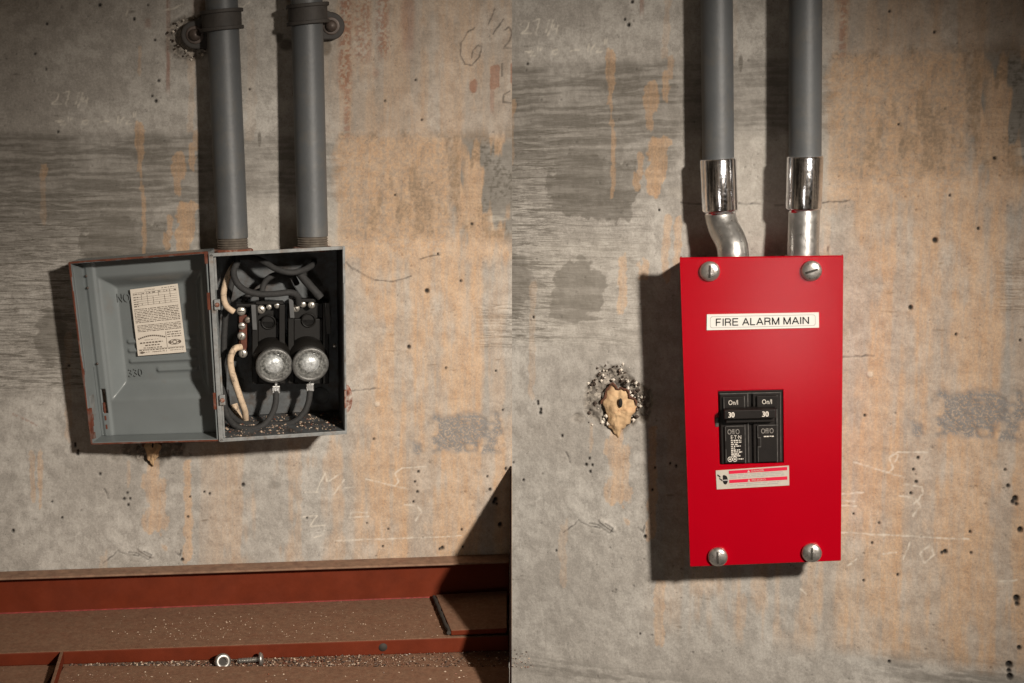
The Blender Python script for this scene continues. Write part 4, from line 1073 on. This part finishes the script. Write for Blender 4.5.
foam('L', 152, 449, 7.5, 15, 'small yellow foam lump under the open fuse box door', 4, sc=.5)
# pebbles of broken aggregate round the hole
rp = random.Random(21); ag = MB()
for _ in range(150):
    a = rp.uniform(0, 6.28); q = rp.uniform(.75, 1.5); x = 613+22*q*math.cos(a); y = 398+24*q*math.sin(a)
    if y > 425 or x < 588 or x > 652: continue
    c = P('R', x, y, rp.uniform(-1.5, .6)); crumb(ag, c, rp.choice((.8, 1.1, 1.5, 2.1, 2.6)), rp, rp.choice((0, 0, 1)), 1.0)
ag2 = MB()
for _ in range(60):
    a = rp.uniform(0, 6.28); q = rp.uniform(.5, 1.0); x = 188+23*q*math.cos(a); y = 38+22*q*math.sin(a)
    c0 = P('L', x, y, rp.uniform(-1.5, .4))
    crumb(ag2, c0, rp.choice((.8, 1.1, 1.4, 1.9)), rp, rp.choice((0, 0, 1)), 1.0)
g0 = P('R', 613, 425, 0)
single('exposed_aggregate', ag, [M['debris'], M['pale_plaster']], 'R', (g0.x, 0, g0.z), 'grey pebbles of aggregate bared around the yellow foam hole', 'gravel', kind='stuff')
g0 = P('L', 188, 60, 0)
single('exposed_aggregate', ag2, [M['debris'], M['pale_plaster']], 'L', (g0.x, 0, g0.z), 'grey pebbles of aggregate bared behind the left pipe strap', 'gravel', kind='stuff')

# ---------------------------------------------------------------- red steel along the foot of the left panel
XA, XB = -70.0, 509.5
def lerp_row(y0, y505, x): return y0 + (y505-y0)*x/505.0
ROWS = dict(A=(571.5, 554), B=(580, 562.8), Cc=(613.6, 594.5), D=(654, 634), E=(667, 649.5))
def section(x):
    r = {k: lerp_row(*v, x) for k, v in ROWS.items()}
    top = P('L', x, r['A'], 1.5); u = top.x
    s = {'u': u, 'vA': top.z}
    s['dB'] = solve_d('L', u, top.z, r['B']-1.5)
    s['vC'] = solve_v('L', u, 7, r['Cc'])
    s['dD'] = solve_d('L', u, s['vC'], r['D'])
    s['vE'] = solve_v('L', u, s['dD'], r['E'])
    return s
sa, sb = section(XA), section(XB)
sb['u'] = min(sb['u'], -3.0)
def bar(mb, pa, pb, mi=0):
    """pa, pb = lists of (d, v) at either end"""
    n = len(pa)
    v = [(sa['u'], -d, z) for d, z in pa]+[((-3.0-d*math.sin(TH))/math.cos(TH), -d, z) for d, z in pb]
    mb.add(v, [tuple(range(n-1, -1, -1)), tuple(range(n, 2*n))]+[(i, (i+1) % n, n+(i+1) % n, n+i) for i in range(n)], mi)
base = P('L', 250, 620, 0)
beam = thing('steel_beam', 'L', (base.x, 0, sb['vE']), 'rear red oxide steel beam against the wall under the fuse box', 'steel beam')
def dv(s, pts): return [(eval(a, {}, s) if isinstance(a, str) else a, eval(b, {}, s) if isinstance(b, str) else b) for a, b in pts]
def piece(name, pts, m='steel_red', bev=.6, par=None):
    mb = MB(); bar(mb, dv(sa, pts), dv(sb, pts)); return mb.build(name, M[m], par or beam, bev)
piece('top_flange', [(1, 'vA'), ('dB', 'vA'), ('dB', 'vA-2.2'), (1, 'vA-3.2')], 'dusty_flange', bev=.9)
piece('web', [(1, 'vA-3.2'), (7, 'vA-3.2'), (7, 'vC-3'), (1, 'vC-3')])
piece('bottom_flange', [(1, 'vC'), ('dD', 'vC'), ('dD', 'vE'), (1, 'vE')], bev=1.2)
piece('weld_line', [(6.5, 'vC+1.3'), (8.2, 'vC+.1'), (6.5, 'vC+.1')], 'weld', 0)
piece('lower_ledge', [('dD-2', 'vE+.2'), ('dD+95', 'vE+.2'), ('dD+95', 'vE-6'), ('dD-2', 'vE-6')], 'steel_red', .5)
bo = P('L', 383, 646.8, 0)
fx = (383-XA)/(XB-XA); dDm = sa['dD']*(1-fx)+sb['dD']*fx
q = P('L', 383, 647.3, dDm)
MB().lathe((q.x, q.y+.5, q.z), (0, -1, 0), [(0, 4.2), (.9, 4.0), (1.0, 0)], 22).build('bolt_hole_plug', M['slot'], beam)

# front plate: starts right of the stiffener
def on_plane(px, py, vp):
    u_ = None
    r = (px-512.0, F*CP+(341.5-py)*SP, -F*SP+(341.5-py)*CP); rl_ = w2l('L', r); cl_ = w2l('L', CAM)
    t_ = (vp-cl_[2])/rl_[2]; return Vector((cl_[0]+t_*rl_[0], cl_[1]+t_*rl_[1], vp))
def on_slope(px, py, off):
    q = on_plane(px, py, sb['vE'])
    for _ in range(30): q = on_plane(px, py, vE_at(q.x)+off)
    return q
vF = 3.0
def slab(pxs, v, thick, name, label, cat, m='steel_red', bev=.8):
    pts = [on_slope(x, y, v) for x, y in pxs]
    mb = MB(); mb.prism(pts, (0, 0, -thick))
    b0 = pts[0]
    return single(name, mb, M[m], 'L', (b0.x, b0.y, b0.z-thick), label, cat, bevel=bev)
vE_at = lambda u: sa['vE']+(sb['vE']-sa['vE'])*(u-sa['u'])/(sb['u']-sa['u'])
vC_at = lambda u: sa['vC']+(sb['vC']-sa['vC'])*(u-sa['u'])/(sb['u']-sa['u'])
slab([(64, 665.4), (509.3, 666.8), (509.3, 760), (12, 760)], vF, 14, 'steel_plate', 'front dusty steel plate nearest the viewer at the bottom', 'steel plate')
slab([(-90, 668), (57, 665.6), (2, 760), (-200, 760)], vF-.5, 14, 'steel_plate', 'short dusty steel plate in the bottom left corner', 'steel plate')
# upright stiffener running toward the viewer
fx = (62-XA)/(XB-XA); d0 = sa['dD']*(1-fx)+sb['dD']*fx+.6
st = on_plane(62.5, 653.6, vC_at(-455)); u0 = st.x; zt = vC_at(u0); zb = vE_at(u0)+3.2
mb = MB(); mb.prism([(u0, -d0, zb), (u0, -d0, zt), (u0, -d0-170, zt-1), (u0, -d0-170, zb)], (-3.0, 0, 0))
single('stiffener_plate', mb, M['steel_red'], 'L', (u0, -d0, zb), 'upright red stiffener plate casting a black shadow, bottom left', 'stiffener', bevel=.4)

# clip plate on the bottom flange near the corner
def beam_v(x): f = (x-XA)/(XB-XA); return sa['vC']*(1-f)+sb['vC']*f
vc = beam_v(440)+1.0
cp = [on_plane(435.5, 594.5, vc+5), on_plane(451, 630.5, vc+5), on_plane(507, 628, vc+5.5), on_plane(507, 590.5, vc+5.5)]
mb = MB(); mb.prism(cp, (0, 0, -5.2)); 
single('clip_plate', mb, M['steel_red'], 'L', (cp[1].x, cp[1].y, vc), 'loose flat steel clip plate lying on the beam by the corner', 'plate', bevel=.8)
mb = MB()
a, b = cp[0], cp[1]
n_ = 14
pt_ = [a.lerp(b, i/n_)+Vector((random.uniform(-1.2, .2)-1.0, 0, -2.2)) for i in range(n_+1)]
mb.tube(pt_, [1.7+.7*random.random() for _ in pt_], 8)  # black strip puts shade on the plate edge facing away from the lamp
single('edge_shade_strip', mb, M['slot'], 'L', tuple(a), 'black strip standing for the shaded edge of the clip plate', 'shade strip')

# plate added in the corner, edge-on, shaped to cast the diagonal shadow
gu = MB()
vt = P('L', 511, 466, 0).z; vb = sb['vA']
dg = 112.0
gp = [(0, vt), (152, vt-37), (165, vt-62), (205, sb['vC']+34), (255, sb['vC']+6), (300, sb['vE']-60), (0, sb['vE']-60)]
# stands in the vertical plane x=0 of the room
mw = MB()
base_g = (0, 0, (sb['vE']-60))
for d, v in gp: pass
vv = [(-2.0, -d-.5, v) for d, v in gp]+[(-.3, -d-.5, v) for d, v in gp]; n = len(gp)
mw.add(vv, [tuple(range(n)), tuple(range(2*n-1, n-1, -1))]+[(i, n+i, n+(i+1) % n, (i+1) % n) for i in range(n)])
g = mw.build('corner_shadow_plate', M['caster_dark'], {'_o': None, '_b': base_g})['_o']
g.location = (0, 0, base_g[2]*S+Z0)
g['label'] = 'dark plate added edge-on where the two walls meet to cast the corner shadow'; g['category'] = 'shadow caster'

# grit, loose screw and nut on the ledge
gr = MB(); rg2 = random.Random(31)
for _ in range(2600):
    x = rg2.uniform(70, 505)
    f = (x-XA)/(XB-XA); d0 = (sa['dD']*(1-f)+sb['dD']*f)+1; vE = sa['vE']*(1-f)+sb['vE']*f+.2
    u_ = sa['u']*(1-f)+sb['u']*f; e0 = solve_d('L', u_, vE, 667)+3 if _ % 1 == 0 else 0
    d_ = d0+(max(e0-d0, 4))*rg2.random()
    rad = rg2.choice((.5, .6, .8, 1.0, 1.3)) if x < 340 or rg2.random() < .25 else .45
    crumb(gr, (u_, -d_, vE+rad*.3), rad, rg2, rg2.choice((0, 0, 0, 1, 2)))
for _ in range(260):
    x = rg2.choice((rg2.uniform(100, 440), rg2.gauss(300, 60), rg2.gauss(190, 30))); x = max(5, min(440, x))
    y = rg2.uniform(612, 640); vv_ = beam_v(x)
    q = on_plane(x, y, vv_); rad = rg2.choice((.35, .45, .5, .7, .9)); crumb(gr, (q.x, q.y, q.z+rad*.3), rad, rg2, 1)
for _ in range(60):
    x = rg2.uniform(70, 470); y = rg2.uniform(669, 682); q = on_slope(x, y, vF); rad = rg2.choice((.4, .6, .9, 1.2)); crumb(gr, (q.x, q.y, q.z+rad*.3), rad, rg2, rg2.choice((1, 1, 2)))
single('cement_grit', gr, [M['debris'], M['crumb'], M['rust']], 'L', (base.x, -sb['dD'], sb['vE']), 'cement grit and crumbs scattered along the steel ledge', 'debris', kind='stuff')

def ledge(x, y):
    f = (x-XA)/(XB-XA); return on_plane(x, y, sa['vE']*(1-f)+sb['vE']*f)
c = ledge(223, 667)
t = thing('hex_nut', 'L', (c.x, c.y, c.z), 'loose silver nut lying on the gritty ledge', 'nut')
cc = Vector((c.x, c.y, c.z+5.4)); ax = Vector((.25, -1, .35)).normalized()
mb = MB(); mb.lathe(cc-ax*3, ax, [(0, 3.2), (0, 6.9), (.8, 7.4), (4.6, 7.2), (5.6, 6.2), (5.8, 3.4), (1, 3.1)], 26, cap0=False, cap1=False); mb.build('nut_body', M['zinc'], t)
MB().lathe(cc-ax*2.2, ax, [(0, 3.3), (3.0, 3.2)], 18).build('nut_bore', M['slot'], t)
c = ledge(258, 664)
t = thing('machine_screw', 'L', (c.x, c.y, c.z), 'loose silver machine screw lying on the gritty ledge', 'screw')
a = P('L', 261.5, 659.0, -c.y); bpt = P('L', 240, 660.8, -c.y); ax = (bpt-a).normalized()
prof = [(2, 2.6)]
for i in range(13): prof += [(3+i*1.45, 2.7), (3.7+i*1.45, 2.0)]
prof += [(22, 1.4), (22.3, 0)]
MB().lathe(a, ax, prof, 18, smooth=False).build('threaded_shank', M['zinc'], t)
MB().lathe(a, ax, [(-2.0, 0), (-1.9, 2.5), (-1.0, 5.2), (.6, 6.4), (2.2, 6.2), (2.6, 2.6)], 28).build('pan_head', M['zinc'], t)

# ---------------------------------------------------------------- camera, light, world
sc = bpy.context.scene
cd = bpy.data.cameras.new('camera'); cd.sensor_width = 36; cd.lens = 36*F/1024; cd.clip_start = .01
co_ = bpy.data.objects.new('camera', cd); col.objects.link(co_)
co_.location = (0, -DC*S, CAMH*S+Z0); co_.rotation_euler = (math.pi/2-PITCH, 0, 0); sc.camera = co_
def aim(o, target):
    d = Vector(target)-o.location; o.rotation_euler = d.to_track_quat('-Z', 'Y').to_euler()
def pw(p, px, py, d=0):
    w_ = l2w(p, P(p, px, py, d)); return (w_[0]*S, w_[1]*S, w_[2]*S+Z0)
ld = bpy.data.lights.new('work_lamp', 'SPOT'); ld.energy = 385; ld.color = (1, .92, .82); ld.shadow_soft_size = .065
ld.spot_size = math.radians(50); ld.spot_blend = 1.0
lo_ = bpy.data.objects.new('work_lamp', ld); col.objects.link(lo_)
lo_.location = (664*S, -1314*S, 575*S+Z0); aim(lo_, pw('L', 455, 580))
ad = bpy.data.lights.new('softbox', 'AREA'); ad.energy = 1.8; ad.shape = 'RECTANGLE'; ad.size = .14; ad.size_y = .42; ad.color = (1, .95, .9)
ao = bpy.data.objects.new('softbox', ad); col.objects.link(ao)
hp = Vector(pw('R', 788, 300, RD)); cw = Vector(co_.location); nn = Vector(l2w('R', cq.n)); vi = (hp-cw).normalized(); vr = vi-nn*2*vi.dot(nn)
ao.location = hp+vr*2.0; aim(ao, hp)
wd = bpy.data.worlds.new('dim_basement'); sc.world = wd; wd.use_nodes = True
nt = wd.node_tree; bg = nt.nodes['Background']; bg.inputs['Strength'].default_value = 1.0
tc = nt.nodes.new('ShaderNodeTexCoord'); mp_ = nt.nodes.new('ShaderNodeMapping'); mp_.inputs['Scale'].default_value = (5.5, 5.5, .9)
nt.links.new(tc.outputs['Generated'], mp_.inputs['Vector'])
nn_ = nt.nodes.new('ShaderNodeTexNoise'); nn_.inputs['Scale'].default_value = 1.0; nn_.inputs['Detail'].default_value = 2; nt.links.new(mp_.outputs[0], nn_.inputs['Vector'])
rp_ = nt.nodes.new('ShaderNodeValToRGB'); nt.links.new(nn_.outputs['Fac'], rp_.inputs[0])
rp_.color_ramp.elements[0].position = .44; rp_.color_ramp.elements[0].color = (.012, .009, .006, 1)
rp_.color_ramp.elements[1].position = .62; rp_.color_ramp.elements[1].color = (.22, .165, .115, 1)
nt.links.new(rp_.outputs[0], bg.inputs['Color'])
sc.view_settings.view_transform = 'Standard'; sc.view_settings.look = 'None'; sc.view_settings.gamma = 1; sc.view_settings.use_curve_mapping = False
sc.view_settings.exposure = 0.0
